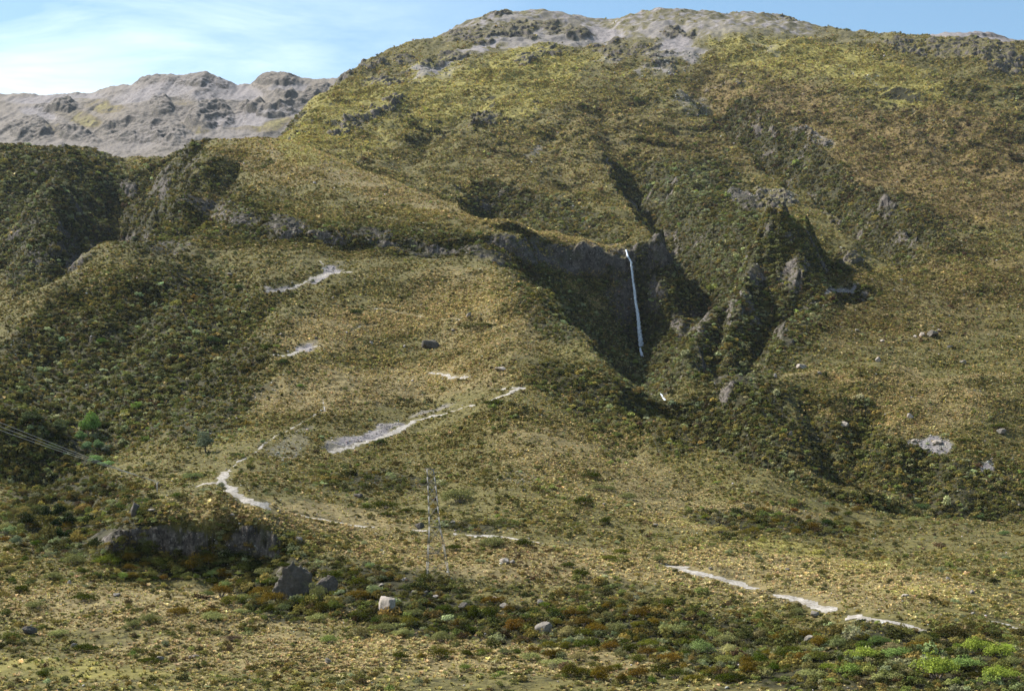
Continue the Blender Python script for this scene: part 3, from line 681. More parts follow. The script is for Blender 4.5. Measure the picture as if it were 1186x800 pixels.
# ---- where the ground shows, in photograph terms
PYn = PY0 - F*ZZ/RD
cm = np.minimum.accumulate(PYn, 0)          # lowest py so far = horizon line of nearer ground
cell_h = np.zeros_like(PYn); cell_h[:-1] = PYn[:-1]-PYn[1:]
cell_w = np.zeros_like(PYn); cell_w[:,:-1] = CP[:,1:]-CP[:,:-1]
vis = (PYn < cm+10) & (CP > -70) & (CP < 1256)
area = np.clip(cell_h, 0.25, None)*np.minimum(cell_w, 2.5)*vis
slope = np.hypot(np.gradient(ZZ, axis=0)/np.gradient(YY, axis=0), 0)
NOISE_A = fbm(XX, YY, 30, 4, 91, 0.6); NOISE_B = fbm(XX, YY, 90, 4, 95, 0.6); NOISE_C = fbm(XX, YY, 12, 3, 99)
onpath = PD < 1.0
def scatter(weight, sizefn, nmax=400000, seed=1):
    """pick ground points: weight = share of the ground covered (0..1)"""
    g = np.random.default_rng(seed)
    spx = np.maximum(sizefn*F/RD, 0.5)
    lam = (area*weight/(spx*spx*0.5)).astype(np.float64); lam[-1] = 0; lam[:,-1] = 0
    lam[onpath] = 0
    tot = lam.sum(); nn = int(min(tot, nmax)); cs = np.cumsum(lam.ravel()); r = np.searchsorted(cs, g.uniform(0, cs[-1], nn))
    r = np.clip(r, 0, lam.size-1); i, j = np.unravel_index(r, lam.shape); i = np.minimum(i, NR-2); j = np.minimum(j, NC-2)
    a = g.uniform(0, 1, nn); b = g.uniform(0, 1, nn)
    def il(A_): return (A_[i,j]*(1-a)+A_[i,j+1]*a)*(1-b)+(A_[i+1,j]*(1-a)+A_[i+1,j+1]*a)*b
    return i, j, il(XX), il(YY), il(ZZ), tot
def stuff(name, label, protos, x, y, z, scl, tint, seed, cat):
    g = np.random.default_rng(seed); nn = len(x)
    coll = bpy.data.collections.new(name+"_kinds")
    for k, me in enumerate(protos):
        coll.objects.link(bpy.data.objects.new("clump.%03d" % k, me))
    me = bpy.data.meshes.new(name); me.vertices.add(nn); me.vertices.foreach_set('co', np.stack([x, y, z], 1).astype(np.float32).ravel())
    def att(an, ty, v, key='value'):
        a_ = me.attributes.new(an, ty, 'POINT'); a_.data.foreach_set(key, np.ascontiguousarray(v).ravel())
    att('scl', 'FLOAT_VECTOR', np.asarray(scl, np.float32), 'vector')
    rot = np.zeros((nn, 3), np.float32); rot[:,2] = g.uniform(0, 6.28, nn); rot[:,0] = g.normal(0, 0.12, nn); rot[:,1] = g.normal(0, 0.12, nn)
    att('rot', 'FLOAT_VECTOR', rot, 'vector')
    att('kindex', 'INT', g.integers(0, len(protos), nn).astype(np.int32))
    att('tint', 'FLOAT_COLOR', np.concatenate([tint, np.ones((nn, 1))], 1).astype(np.float32), 'color')
    o = bpy.data.objects.new(name, me); C.objects.link(o); o['kind'] = 'stuff'; o['label'] = label; o['category'] = cat
    ng = bpy.data.node_groups.new(name, 'GeometryNodeTree')
    ng.interface.new_socket('Geometry', in_out='INPUT', socket_type='NodeSocketGeometry'); ng.interface.new_socket('Geometry', in_out='OUTPUT', socket_type='NodeSocketGeometry')
    N = ng.nodes.new; gi = N('NodeGroupInput'); go = N('NodeGroupOutput'); ip = N('GeometryNodeInstanceOnPoints'); ci = N('GeometryNodeCollectionInfo')
    ci.inputs['Collection'].default_value = coll; ci.inputs['Separate Children'].default_value = True; ci.inputs['Reset Children'].default_value = True
    def na(an, ty):
        q = N('GeometryNodeInputNamedAttribute'); q.data_type = ty; q.inputs['Name'].default_value = an; return q.outputs['Attribute']
    K_ = ng.links.new
    K_(gi.outputs[0], ip.inputs['Points']); K_(ci.outputs[0], ip.inputs['Instance']); ip.inputs['Pick Instance'].default_value = True
    K_(na('kindex', 'INT'), ip.inputs['Instance Index']); K_(na('rot', 'FLOAT_VECTOR'), ip.inputs['Rotation']); K_(na('scl', 'FLOAT_VECTOR'), ip.inputs['Scale'])
    K_(ip.outputs[0], go.inputs[0])
    md = o.modifiers.new('scatter', 'NODES'); md.node_group = ng
    return o
def tints(n, pal, w, seed, jit=0.22):
    g = np.random.default_rng(seed); pal = np.array(pal); w = np.asarray(w, float)
    if w.ndim == 1: k = g.choice(len(pal), n, p=w/w.sum())
    else:
        c_ = np.cumsum(w/w.sum(1, keepdims=True), 1); k = (g.uniform(size=(n, 1)) > c_).sum(1).clip(0, len(pal)-1)
    k2 = g.permutation(k) if w.ndim == 1 else k
    f_ = g.uniform(0, 0.5, (n, 1)); base_ = pal[k]*(1-f_)+pal.mean(0)*f_
    return np.clip(base_*np.exp(g.normal(0, jit, (n, 1)))*(1+g.normal(0, 0.06, (n, 3))), 0.005, 0.9)

def at_(A_, i, j): return A_[i, j]
scl_m = np.clip(scree+0.0, 0, 1)
bare_ = np.clip(np.maximum(scree, rock*0.85), 0, 1)
# tussocks
PAL_T = [(0.50,0.395,0.20),(0.29,0.24,0.085),(0.175,0.165,0.050),(0.38,0.34,0.10),(0.17,0.12,0.06)]
size_t = np.maximum(0.75, 2.25*RD/F)
wt = 4.2*np.clip(0.42+0.45*tan+0.35*NOISE_A+0.15*yellow*farw-0.25*yellow*nearw, 0.03, 1)*(1-scrub*0.8)*np.clip(1-1.6*bare_, 0, 1)*(1-0.5*smooth((RD-2300)/300.0))*np.clip(0.75+1.5*NOISE_B+0.7*NOISE_A, 0.10, 1.7)
i, j, x, y, z, tot = scatter(wt, size_t, 420000, 3)
print("tussocks", len(x), int(tot), time.time()-T0)
g = np.random.default_rng(5)
tw = np.stack([0.3+1.6*tan[i,j]+0.2*NOISE_A[i,j], 0.6+0*x, 0.7-0.4*tan[i,j]+0.5*scrub[i,j], 0.10+3.0*yellow[i,j]*(0.3+0.7*farw[i,j])+0.5*farw[i,j], 0.25+2.2*brown[i,j]], 1).clip(0.02)
s = size_t[i,j]*np.exp(g.normal(-0.05, 0.33, len(x)))*1.1
MACRO = np.exp(0.35*fbm(XX, YY, 130, 4, 301, 0.6)+0.30*fbm(XX*1.6, YY*0.5, 40, 3, 305))
stuff("tussock_grass", "straw and olive tussock grass clumps covering the slopes", [raw_mesh("tussock_blades", *tussock(16, 30+k), M_LEAFI) for k in range(5)],
      x, y, z-0.04*s, np.stack([s, s, s*g.uniform(0.6, 0.95, len(x))], 1), tints(len(x), PAL_T, tw, 8)*MACRO[i,j][:,None], 9, "grass")
# low shrubs
PAL_S = [(0.185,0.142,0.036),(0.095,0.092,0.026),(0.036,0.040,0.013),(0.25,0.26,0.13),(0.135,0.150,0.036),(0.085,0.052,0.028)]
size_s = np.maximum(1.25+1.1*scrub*np.clip(RD/500.0, 0.6, 1.2), (2.6+1.3*scrub)*RD/F)
ws = 2.7*np.clip(0.24+0.25*NOISE_B+0.55*NOISE_A+0.95*scrub*(0.85+0.5*NOISE_A)+0.12*brown, 0.02, 1)*np.clip(1-1.2*yellow, 0.05, 1)*(1-0.65*tan*(1-scrub))*np.clip(1-1.3*bare_, 0.04, 1)*(1-0.9*rock)*(1-0.85*smooth((RD-2100)/400.0))*(1-0.45*smooth((RD-1150)/150.0)*(1-scrub))
i, j, x, y, z, tot = scatter(ws*0.9, size_s, 360000, 4)
print("shrubs", len(x), int(tot), time.time()-T0)
sc_ = scrub[i,j]
sw = np.stack([0.9+0*x, 0.6+0.6*sc_, 0.4+0.5*sc_, 0.22+0.3*sc_*(NOISE_C[i,j] > 0)+2.6*palem[i,j], 0.6+0*x, 0.2+2.2*brown[i,j]], 1)
s = size_s[i,j]*np.exp(g.normal(-0.02, 0.38, len(x)))*1.05
near = y < 520
protoN = [raw_mesh("shrub_leaves", *leaf_dome(9, 260, 0.050, 60+k, spread=0.40), M_LEAFI) for k in range(6)]
protoF = [raw_mesh("shrub_tuft", *leaf_dome(6, 80, 0.088, 80+k, spread=0.38), M_LEAFI) for k in range(6)]
tt = tints(len(x), PAL_S, sw, 12, 0.3)*MACRO[i,j][:,None]
sv = np.stack([s, s*g.uniform(0.8, 1.2, len(x)), s*g.uniform(0.75, 1.25, len(x))], 1)
for nm, lb, msk, pr in (("shrub_cover", "low olive and dark green shrubs scattered thickly over the near slopes", near, protoN), ("hillside_scrub", "dense low scrub covering the far hillsides and gullies", ~near, protoF)):
    stuff(nm, lb, pr, x[msk], y[msk], z[msk]-0.06*s[msk], sv[msk], tt[msk], 21, "shrubs")
# loose stones
size_r = np.maximum(0.45, 1.7*RD/F)
wr = (np.clip(0.010+0.5*np.clip(scree, 0, 1)*smooth(scree*2)+0.035*smooth(NOISE_A*3-0.4)+0.10*np.clip(1.9-np.clip(PD,0,9),0,1)*(PD > 1), 0, 1))*(RD < 2400)*(1-0.8*yellow*(RD < 400))
i, j, x, y, z, tot = scatter(wr*0.5, size_r, 60000, 6)
print("stones", len(x), int(tot), time.time()-T0)
s = size_r[i,j]*np.exp(g.normal(0, 0.35, len(x)))
stuff("loose_stones", "pale grey stones lying loose on the slopes and slips", [raw_mesh("stone", *stone(200+k, 0.7, 1), M_ROCKI) for k in range(5)], x, y, z, np.stack([s, s, s], 1),
      tints(len(x), [(0.36,0.33,0.30),(0.24,0.22,0.20),(0.46,0.43,0.39)], [1, 1, .6], 14), 15, "stones")
# ------------------------------------------------------------------ things
hit = hit_fn(ZZ)
def ground_at(px, py, dmin=0, dmax=1e9):
    x, y = hit(px, py, dmin, dmax)
    fx = np.interp(PX0+F*x/y, colpx, np.arange(NC)); fy = np.interp(y, rowd, np.arange(NR))
    i, j = min(int(fy), NR-2), min(int(fx), NC-2); a, b = fy-i, fx-j
    z = (ZZ[i,j]*(1-b)+ZZ[i,j+1]*b)*(1-a)+(ZZ[i+1,j]*(1-b)+ZZ[i+1,j+1]*b)*a
    return float(x), float(y), float(z)
def z_at(x, y):
    fx = np.interp(PX0+F*x/y, colpx, np.arange(NC)); fy = np.interp(y, rowd, np.arange(NR))
    i, j = min(int(fy), NR-2), min(int(fx), NC-2); a, b = fy-i, fx-j
    return float((ZZ[i,j]*(1-b)+ZZ[i,j+1]*b)*(1-a)+(ZZ[i+1,j]*(1-b)+ZZ[i+1,j+1]*b)*a)
def tagged(o, label, cat, group=None):
    o['label'] = label; o['category'] = cat
    if group: o['group'] = group
    return o
def plain(name, rgb, rough=0.6, metal=0.0, bump=0.0):
    m, t = new_mat(name); b = NB(t)
    pos = b.n('ShaderNodeTexCoord').outputs['Object']
    c = b.mix(b.ramp(b.noise(pos, 3.0, 4, 0.65), 0.35, 0.65), tuple(v*0.7 for v in rgb), tuple(min(v*1.2, 0.9) for v in rgb))
    bs = b.n('ShaderNodeBsdfPrincipled', {'Base Color': c, 'Roughness': rough, 'Metallic': metal})
    b.n('ShaderNodeOutputMaterial', {'Surface': bs.outputs[0]})
    return m
def mesh_obj(name, me, parent=None, loc=(0, 0, 0), rot=(0, 0, 0), scl=(1, 1, 1), col=None):
    o = bpy.data.objects.new(name, me); C.objects.link(o); o.parent = parent
    o.location = loc; o.rotation_euler = rot; o.scale = scl
    if col: o.color = (*col, 1)
    return o
def bars(segs, mat, nm):
    """list of (p, q, half thickness): square bars"""
    V_, Q_ = [], []
    for p, q, r in segs:
        p = np.array(p, float); q = np.array(q, float); d = q-p; d /= np.linalg.norm(d)
        u = np.cross(d, (0, 0, 1) if abs(d[2]) < 0.9 else (1, 0, 0)); u /= np.linalg.norm(u); w = np.cross(d, u)
        i = len(V_)
        for c_ in (p, q):
            V_ += [c_+u*r+w*r, c_-u*r+w*r, c_-u*r-w*r, c_+u*r-w*r]
        Q_ += [[i, i+1, i+5, i+4], [i+1, i+2, i+6, i+5], [i+2, i+3, i+7, i+6], [i+3, i, i+4, i+7], [i, i+3, i+2, i+1], [i+4, i+5, i+6, i+7]]
    return raw_mesh(nm, V_, Q_, mat)

# ---- lattice tower
M_STEEL = plain("weathered_galvanised_steel", (0.24, 0.225, 0.205), 0.65, 0.2)
M_CONC = plain("footing_concrete", (0.42, 0.40, 0.36), 0.9)
bx_, by_, bz_ = ground_at(507, 666)
mpp = by_/F     # metres per photograph pixel at the tower
root = bpy.data.objects.new("lattice_tower", None); C.objects.link(root); root.location = (bx_, by_, bz_)
tagged(root, "slender grey steel lattice tower standing on the tussock slope, no wires on it", "tower")
#  levels: height, left x, right x (photo px relative to 507)
LV = [(668-666, -13, 13.5), (650-666, -12, 10), (630-666, -11, 7), (610-666, -10, 2.5), (598-666, -10.2, 1.2), (586-666, -10.6, 0), (574-666, -11, -1), (562-666, -11.6, -2.3), (552-666, -12.2, -3.6), (543-666, -12.6, -5.4)]
lev = []
for h, l, r in LV:
    zz = -h*mpp; w = (r-l)*mpp; xm = (l+r)/2*mpp; wy_ = w/2*1.0
    a = math.radians(14)
    cs_ = []
    for sx, sy in ((-1, -1), (1, -1), (1, 1), (-1, 1)):
        X_ = sx*w/2; Y_ = sy*wy_; cs_.append((xm+X_*math.cos(a)-Y_*math.sin(a)*0.6, X_*math.sin(a)*0.6+Y_*math.cos(a), zz))
    lev.append(cs_)
for k in range(4):     # feet follow the ground
    p = list(lev[0][k]); p[2] = z_at(bx_+p[0], by_+p[1])-bz_-0.25; lev[0][k] = tuple(p)
for k in range(4):
    mesh_obj("leg", bars([(lev[n_][k], lev[n_+1][k], 0.06) for n_ in range(len(lev)-1)], M_STEEL, "leg"), root)
    f = lev[0][k]
    ft = bars([((f[0], f[1], f[2]-0.5), (f[0], f[1], f[2]+0.55), 0.34)], M_CONC, "footing"); mesh_obj("footing", ft, root)
for k in range(4):
    sg = []
    for n_ in range(len(lev)-1):
        a_, b_ = lev[n_], lev[n_+1]; k2 = (k+1) % 4
        sg += [(a_[k], b_[k2], 0.028), (a_[k2], b_[k], 0.028)]
        if n_ in (0, 1, 2):
            m_ = lambda p, q: tuple((np.array(p)+np.array(q))/2); sg += [(m_(a_[k], b_[k]), m_(a_[k2], b_[k2]), 0.025)]
        if n_ in (3, 6): sg.append((a_[k], a_[k2], 0.035))
    mesh_obj("bracing", bars(sg, M_STEEL, "bracing"), root)
tp = lev[-1]; mid3 = lev[3]
mesh_obj("waist_frame", bars([(mid3[k], mid3[(k+1) % 4], 0.09) for k in range(4)], M_STEEL, "waist_frame"), root)
mesh_obj("head_frame", bars([(tp[k], tp[(k+1) % 4], 0.08) for k in range(4)]+[(tp[0], tp[2], .06), (tp[1], tp[3], .06)]+[((tp[0][0]-0.5, tp[0][1], tp[0][2]), (tp[1][0]+0.35, tp[1][1], tp[1][2]), 0.07)], M_STEEL, "head_frame"), root)

# ---- small pole and the cables that come in from the left
px_, py_, pz_ = ground_at(182, 571, 380, 520)
pole = bpy.data.objects.new("cable_pole", None); C.objects.link(pole); pole.location = (px_, py_, pz_)
tagged(pole, "small T-shaped pole among the shrubs where the cables come down", "pole")
M_WOOD = plain("weathered_timber", (0.34, 0.31, 0.27), 0.85)
mesh_obj("post", bars([((0, 0, -0.4), (0, 0, 3.5), 0.12)], M_WOOD, "post"), pole)
mesh_obj("crossarm", bars([((-0.75, 0, 3.3), (0.75, 0, 3.3), 0.09)], M_WOOD, "crossarm"), pole)
mesh_obj("brace", bars([((-0.5, 0.05, 3.25), (0, 0.1, 2.6), 0.05), ((0.5, 0.05, 3.25), (0, 0.1, 2.6), 0.05)], M_STEEL, "brace"), pole)
for sx in (-0.65, 0.65):
    mesh_obj("insulator", bars([((sx, 0, 3.38), (sx, 0, 3.62), 0.07)], M_CONC, "insulator"), pole)
M_CABLE = plain("steel_cable", (0.40, 0.39, 0.37), 0.45, 0.3)
def tube(pts_, r, mat, nm, k=5):
    pts_ = np.array(pts_, float); V_, Q_ = [], []
    for n_, p in enumerate(pts_):
        d = pts_[min(n_+1, len(pts_)-1)]-pts_[max(n_-1, 0)]; d /= np.linalg.norm(d)
        u = np.cross(d, (0, 0, 1)); u /= np.linalg.norm(u); w = np.cross(u, d)
        for q in range(k): V_.append(p+r*(u*math.cos(2*math.pi*q/k)+w*math.sin(2*math.pi*q/k)))
    for n_ in range(len(pts_)-1):
        for q in range(k): Q_.append([n_*k+q, n_*k+(q+1) % k, (n_+1)*k+(q+1) % k, (n_+1)*k+q])
    return raw_mesh(nm, V_, Q_, mat, True)
lab = ["uppermost of the three thin cables slanting over the shadowed hollow", "middle cable of the three slanting over the shadowed hollow", "lowest of the three cables slanting over the shadowed hollow"]
for q, (yl, sag, ex) in enumerate(((489.0, 1.2, -0.65), (492.0, 1.6, 0.0), (494.5, 2.0, 0.65))):
    e = np.array([px_+ex, py_, pz_+3.6])
    # through photograph (11, yl) at 350 m, then on to the left
    m_ = np.array([(11-PX0)/F*350, 350, (PY0-yl)/F*350]); s0 = e+(m_-e)*1.9
    P_ = []
    for t_ in np.linspace(0, 1, 40):
        p = s0+(e-s0)*t_; p = p.copy(); p[2] -= sag*4*t_*(1-t_)*0.8; P_.append(p)
    o = mesh_obj("cable", tube(P_, 0.062, M_CABLE, "cable")); tagged(o, lab[q], "cable", "cables over the shadowed hollow")

# ---- waterfall
def water_material():
    m, t = new_mat("falling_water"); b = NB(t)
    oc = b.n('ShaderNodeNewGeometry').outputs['Position']
    mp_ = b.n('ShaderNodeMapping', {'Vector': oc, 'Scale': (3.0, 3.0, 0.16)}).outputs[0]
    n_ = b.noise(mp_, 1.0, 4, 0.7)
    c = b.mix(b.ramp(n_, 0.3, 0.6), (0.30, 0.36, 0.44), (0.66, 0.70, 0.76))
    bs = b.n('ShaderNodeBsdfPrincipled', {'Base Color': c, 'Roughness': 0.5})
    tr = b.n('ShaderNodeBsdfTransparent')
    at2 = b.n('ShaderNodeAttribute', attribute_name='thin').outputs['Fac']
    al = b.ramp(b.math('ADD', n_, at2), 0.42, 0.62)
    mx_ = b.n('ShaderNodeMixShader', {0: al, 1: tr.outputs[0], 2: bs.outputs[0]})
    b.n('ShaderNodeOutputMaterial', {'Surface': mx_.outputs[0]})
    return m
M_WATER = water_material()
def fall(pp, wid, off, nm, thin=0.2):
    """pp: photograph points down the fall with distance; wid: widths in metres"""
    P_ = np.array([((a-PX0)/F*d, d, (PY0-b_)/F*d) for a, b_, d in pp]); n_ = 90
    tt_ = np.linspace(0, 1, n_); L_ = np.concatenate([[0], np.cumsum(np.linalg.norm(np.diff(P_, axis=0), axis=1))]); L_ /= L_[-1]
    ctr = np.stack([np.interp(tt_, L_, P_[:,k]) for k in range(3)], 1); w = np.interp(tt_, L_, wid)
    V_, Q_, th = [], [], []; k = 10
    for i_ in range(n_):
        for q in range(k):
            a = 2*math.pi*q/k; jj = 1+0.25*math.sin(i_*1.7+q*2.1)
            V_.append(ctr[i_]+np.array([math.cos(a)*w[i_]/2*jj+off*0.12*math.sin(i_*0.23), math.sin(a)*w[i_]*0.3*jj, 0])); th.append(thin-0.16*(i_/n_)*(1 if thin > 0.1 else 0)-0.06)
    for i_ in range(n_-1):
        for q in range(k): Q_.append([i_*k+q, i_*k+(q+1) % k, (i_+1)*k+(q+1) % k, (i_+1)*k+q])
    me = raw_mesh(nm, V_, Q_, M_WATER, True)
    a_ = me.attributes.new('thin', 'FLOAT', 'POINT'); a_.data.foreach_set('value', np.array(th, np.float32))
    return me
FP = [(725, 289), (727, 297), (731, 303), (733, 325), (736.5, 350), (739.5, 372), (741.5, 390), (742.5, 401)]
def front(pts_, lo, hi, back):
    out = []
    for a, b_ in pts_:
        x, y = hit(a, b_, lo, hi); out.append([a, b_, y-back])
    for k in range(1, len(out)): out[k][2] = min(out[k][2], out[k-1][2])
    e0, e1 = out[0][2], out[-1][2]
    for k in range(1, len(out)-1): out[k][2] = min(out[k][2], e0+(e1-e0)*k/(len(out)-1))
    return out
f1 = front(FP, 950, 1160, 7.0)
wf = bpy.data.objects.new("waterfall", None); C.objects.link(wf)
tagged(wf, "tall thin white waterfall dropping down the shadowed cliff", "waterfall")
mesh_obj("main_drop", fall(f1, [1.0, 1.6, 1.3, 1.5, 2.0, 2.6, 3.4, 4.0], 1, "main_drop", 0.25), wf)
mesh_obj("side_strand", fall([[a+1.2, b_, d-0.6] for a, b_, d in f1[2:7]], [0.3, 0.5, 0.6, 0.7, 0.6], 2, "side_strand", 0.02), wf)
f2 = front([(741.5, 402), (742, 406), (744.5, 413)], 900, 1120, 6.0)
mesh_obj("lower_drop", fall(f2, [1.0, 1.6, 2.4], 1, "lower_drop", 0.25), wf)
f3 = front([(765, 455), (768, 460), (771, 465)], 640, 1000, 1.5)
cs = mesh_obj("cascade", fall(f3, [0.7, 1.1, 1.3], 1, "cascade", 0.3)); tagged(cs, "short white cascade at the bottom of the shadowed gorge", "cascade")

# ---- boulders
SM = [raw_mesh("boulder", *stone(300+k, 1.0, 4, 0.30), M_ROCK) for k in range(6)]
PALE, GREY, DARK = (0.30, 0.255, 0.215), (0.17, 0.148, 0.125), (0.075, 0.064, 0.055)
G_B = "small boulders lying about the tussock slopes"
BL = [ # px, py of the foot, width px, height px, colour, label (None: one of the small alike ones), variant
 (448, 713, 30, 27, PALE, "big pale boulder among green shrubs below the lattice tower", 4),
 (630, 736, 19, 15, GREY, "pointed grey boulder leaning over in the foreground scrub", 1),
 (585, 654, 12, 10, PALE, "pale rounded boulder right of the lattice tower, beside a smaller grey one", 2),
 (594, 654, 8, 6, GREY, "smaller grey boulder touching the pale rounded one right of the tower", 3),
 (496, 404, 27, 12, DARK, "wide dark boulder alone on the middle slope", 4),
 (581, 430, 15, 6, PALE, "flat pale slab near the track's upper bend", 5),
 (543, 368, 8, 6, GREY, "grey boulder at the end of the upper track", 0),
 (155, 599, 14, 16, DARK, "tall dark rock standing in the shrubs left of the rocky bluff", 1),
 (175, 593, 12, 4, PALE, "flat pale rock right of the tall dark rock", 2),
 (347, 630, 8, 10, GREY, "upright grey rock on the rim above the bluff's right end", 3),
 (573, 698, 13, 8, PALE, "pale boulder just left of a round grey one in the lower scrub", 4),
 (585, 706, 11, 9, GREY, "round grey boulder just right of the pale one in the lower scrub", 5),
 (536, 706, 17, 8, DARK, "low dark slab in the scrub below the tower", 0),
 (33, 736, 16, 10, DARK, "dark boulder beside a bush at the left edge of the foreground", 1),
 (85, 751, 8, 8, GREY, "small grey rock touching the dark green bush on the grass flat", 2),
 (184, 766, 14, 7, GREY, "pale grey rock at the edge of the grass flat", 3),
 (227, 763, 12, 7, GREY, None, 4), (220, 764, 8, 6, DARK, None, 5), (380, 769, 11, 7, GREY, "grey boulder at the bottom in the straw grass", 0),
 (80, 678, 7, 7, PALE, None, 1), (135, 692, 12, 8, GREY, None, 2), (607, 570, 8, 5, DARK, None, 3), (416, 577, 13, 6, DARK, "dark flat boulder left of the dark green bushes on the slope", 4),
 (486, 613, 10, 9, DARK, "dark rock on the track just left of the tower", 5), (513, 608, 9, 6, DARK, None, 0), (524, 609, 9, 7, GREY, None, 1),
 (940, 745, 15, 12, GREY, "jumbled grey boulder in the dark shrubs at lower right", 2), (945, 716, 10, 10, GREY, "grey boulder between the track and the pale shrubs at lower right", 3),
 (823, 661, 6, 6, GREY, None, 4), (442, 680, 10, 6, GREY, None, 5), (468, 673, 11, 5, PALE, None, 0), (626, 702, 10, 9, GREY, None, 1), (604, 629, 6, 5, PALE, None, 2),
 (1080, 391, 16, 9, GREY, "largest boulder of the cluster on the right-hand slope", 3), (1069, 391, 8, 7, PALE, "pale boulder at the left of the cluster on the right-hand slope", 4), (1088, 385, 8, 5, PALE, None, 5), (1060, 392, 5, 4, PALE, None, 1),
 (1022, 397, 7, 5, PALE, None, 2), (993, 385, 8, 5, PALE, None, 3), (928, 429, 16, 9, PALE, "pale boulder on the brow above the gorge's right bank", 4), (907, 429, 8, 6, DARK, None, 5), (898, 439, 8, 8, GREY, None, 0), (950, 435, 8, 5, GREY, None, 1),
 (1017, 420, 6, 8, PALE, "narrow upright pale rock on the right-hand slope", 2), (1115, 423, 10, 8, GREY, None, 3), (1101, 404, 10, 5, GREY, None, 4), (977, 496, 13, 9, PALE, "pale boulder with flat top on the right bank", 5), (1055, 486, 10, 7, PALE, "white boulder alone on the right bank slope", 0),
 (1160, 504, 12, 7, GREY, "grey boulder by the right edge of the terrace", 1), (1087, 515, 12, 7, PALE, "pale boulder on top of the bare stony slip", 2), (1059, 513, 9, 6, PALE, None, 3), (1044, 326, 6, 4, PALE, None, 4), (1059, 332, 7, 4, GREY, None, 5), (916, 506, 9, 8, GREY, None, 0),
 (1126, 688, 9, 5, GREY, None, 1), (1049, 692, 12, 6, PALE, None, 2), (267, 320, 8, 5, GREY, None, 3), (366, 394, 5, 5, DARK, None, 4), (325, 389, 8, 4, PALE, None, 5), (468, 403, 5, 4, PALE, None, 0), (430, 400, 5, 5, PALE, None, 1), (525, 385, 6, 5, GREY, None, 3),
 (250, 632, 11, 8, GREY, None, 1), (290, 612, 9, 6, DARK, None, 4), (268, 598, 9, 5, PALE, None, 2), (492, 690, 9, 8, GREY, None, 3), (505, 693, 9, 6, PALE, None, 5), (478, 688, 7, 5, GREY, None, 1), (700, 586, 7, 5, GREY, None, 2), (760, 610, 7, 5, GREY, None, 3), (1098, 672, 8, 5, GREY, None, 0), (913, 662, 9, 6, DARK, None, 5),
]
for n_, (a, b_, w, h, col, lb, v) in enumerate(BL):
    x, y, z = ground_at(a, b_-1); m_ = y/F*0.98*(0.8 if lb is None else 1.0); w_, h_ = w*m_, h*m_
    o = mesh_obj("boulder", SM[v], None, (x, y+w_*0.2, z+0.0), (0, 0, (n_*2.399) % 6.28), (w_*1.1, w_*1.05, h_*1.3), col)
    tagged(o, lb or "small weathered boulder lying in the tussock, like many others", "boulder", G_B if lb is None else None)

# ---- crags: bluff faces standing out of the slope
def crag(a, b_, w, h, lb, seed, dep=0.5, col=GREY):
    V_, T_ = stone(seed, 1.0, 5, 0.3)
    from mathutils import noise as mn
    for k in range(len(V_)):
        p = Vector(V_[k]); n1 = mn.noise(Vector((p.x*9+seed, p.y*9, p.z*3))); n2 = mn.noise(p*19); n3 = 0.5-abs(mn.noise(Vector((p.x*5+seed, p.y*5, p.z*5)))); V_[k] = np.array(p*(1+0.12*n1+0.06*n2+0.22*n3))
    x, y, z = ground_at(a, b_-1); m_ = y/F
    o = mesh_obj("rock_outcrop", raw_mesh("rock_outcrop", V_, T_, M_ROCK), None, (x, y+w*m_*dep*0.45, z), (0, 0, 0), (w*m_*1.1, w*m_*dep*1.2, h*m_*1.35), col)
    tagged(o, lb, "rock outcrop"); return o
crag(338, 694, 42, 46, "grey rock buttress with streaked face, right of the dark bluff", 401, 0.6, (0.075, 0.065, 0.055))
crag(378, 690, 26, 22, "small mossy outcrop behind the grey buttress", 405, 0.6, DARK)

# ---- individual shrubs
LIME, PGREEN, DGREEN, OLIVE, GGREY, RUST = (0.22, 0.28, 0.06), (0.25, 0.27, 0.13), (0.046, 0.058, 0.012), (0.130, 0.092, 0.020), (0.165, 0.175, 0.085), (0.085, 0.050, 0.022)
M_STEM = plain("shrub_wood", (0.11, 0.085, 0.06), 0.9)
def stem_mesh(seed):
    g = np.random.default_rng(seed); sg = []
    for k in range(6):
        a = g.uniform(0, 6.28); r = g.uniform(0.1, 0.3); p0 = (0.02*math.cos(a), 0.02*math.sin(a), -0.06); p1 = (r*0.5*math.cos(a), r*0.5*math.sin(a), 0.2); p2 = (r*math.cos(a), r*math.sin(a), 0.36)
        sg += [(p0, p1, 0.018), (p1, p2, 0.011)]
    return bars(sg, M_STEM, "stem")
FOL = [raw_mesh("foliage", *leaf_dome(22, 1700, 0.022, 500+k, 0.66, 0.42), M_LEAF) for k in range(5)]
FOLR = [raw_mesh("foliage", *leaf_dome(14, 1500, 0.022, 520+k, 0.80, 0.30, 0.85), M_LEAF) for k in range(3)]
STEM = [stem_mesh(600+k) for k in range(4)]
NSH = [0]; HERO = []; PLAIN = []
def shrub(a, b_, w, h, col, lb=None, grp=None, rnd=False, name="shrub", dmin=0, dmax=1e9, xyz=None):
    x, y, z = xyz if xyz is not None else ground_at(a, b_, dmin, dmax); k = NSH[0]; NSH[0] += 1
    m_ = y/F*1.25; w_ = w*m_; h_ = h*m_; col = (col[0], col[1]*0.95, col[2]*0.7)
    e = bpy.data.objects.new(name, None); C.objects.link(e); e.location = (x, y+w_*0.15, z-0.03*h_); e.rotation_euler = (0, 0, (k*2.399) % 6.28)
    me = FOLR[k % 3] if rnd else FOL[k % 5]
    f = mesh_obj("foliage", me, e, (0, 0, 0), (0, 0, 0), (w_, w_, h_*1.35), col); s_ = mesh_obj("stem", STEM[k % 4], e, (0, 0, 0), (0, 0, 0), (w_, w_, h_))
    tagged(e, lb or "shrub", "shrub", grp)
    if grp: PLAIN.append((a, b_, w, grp, e))
    return e
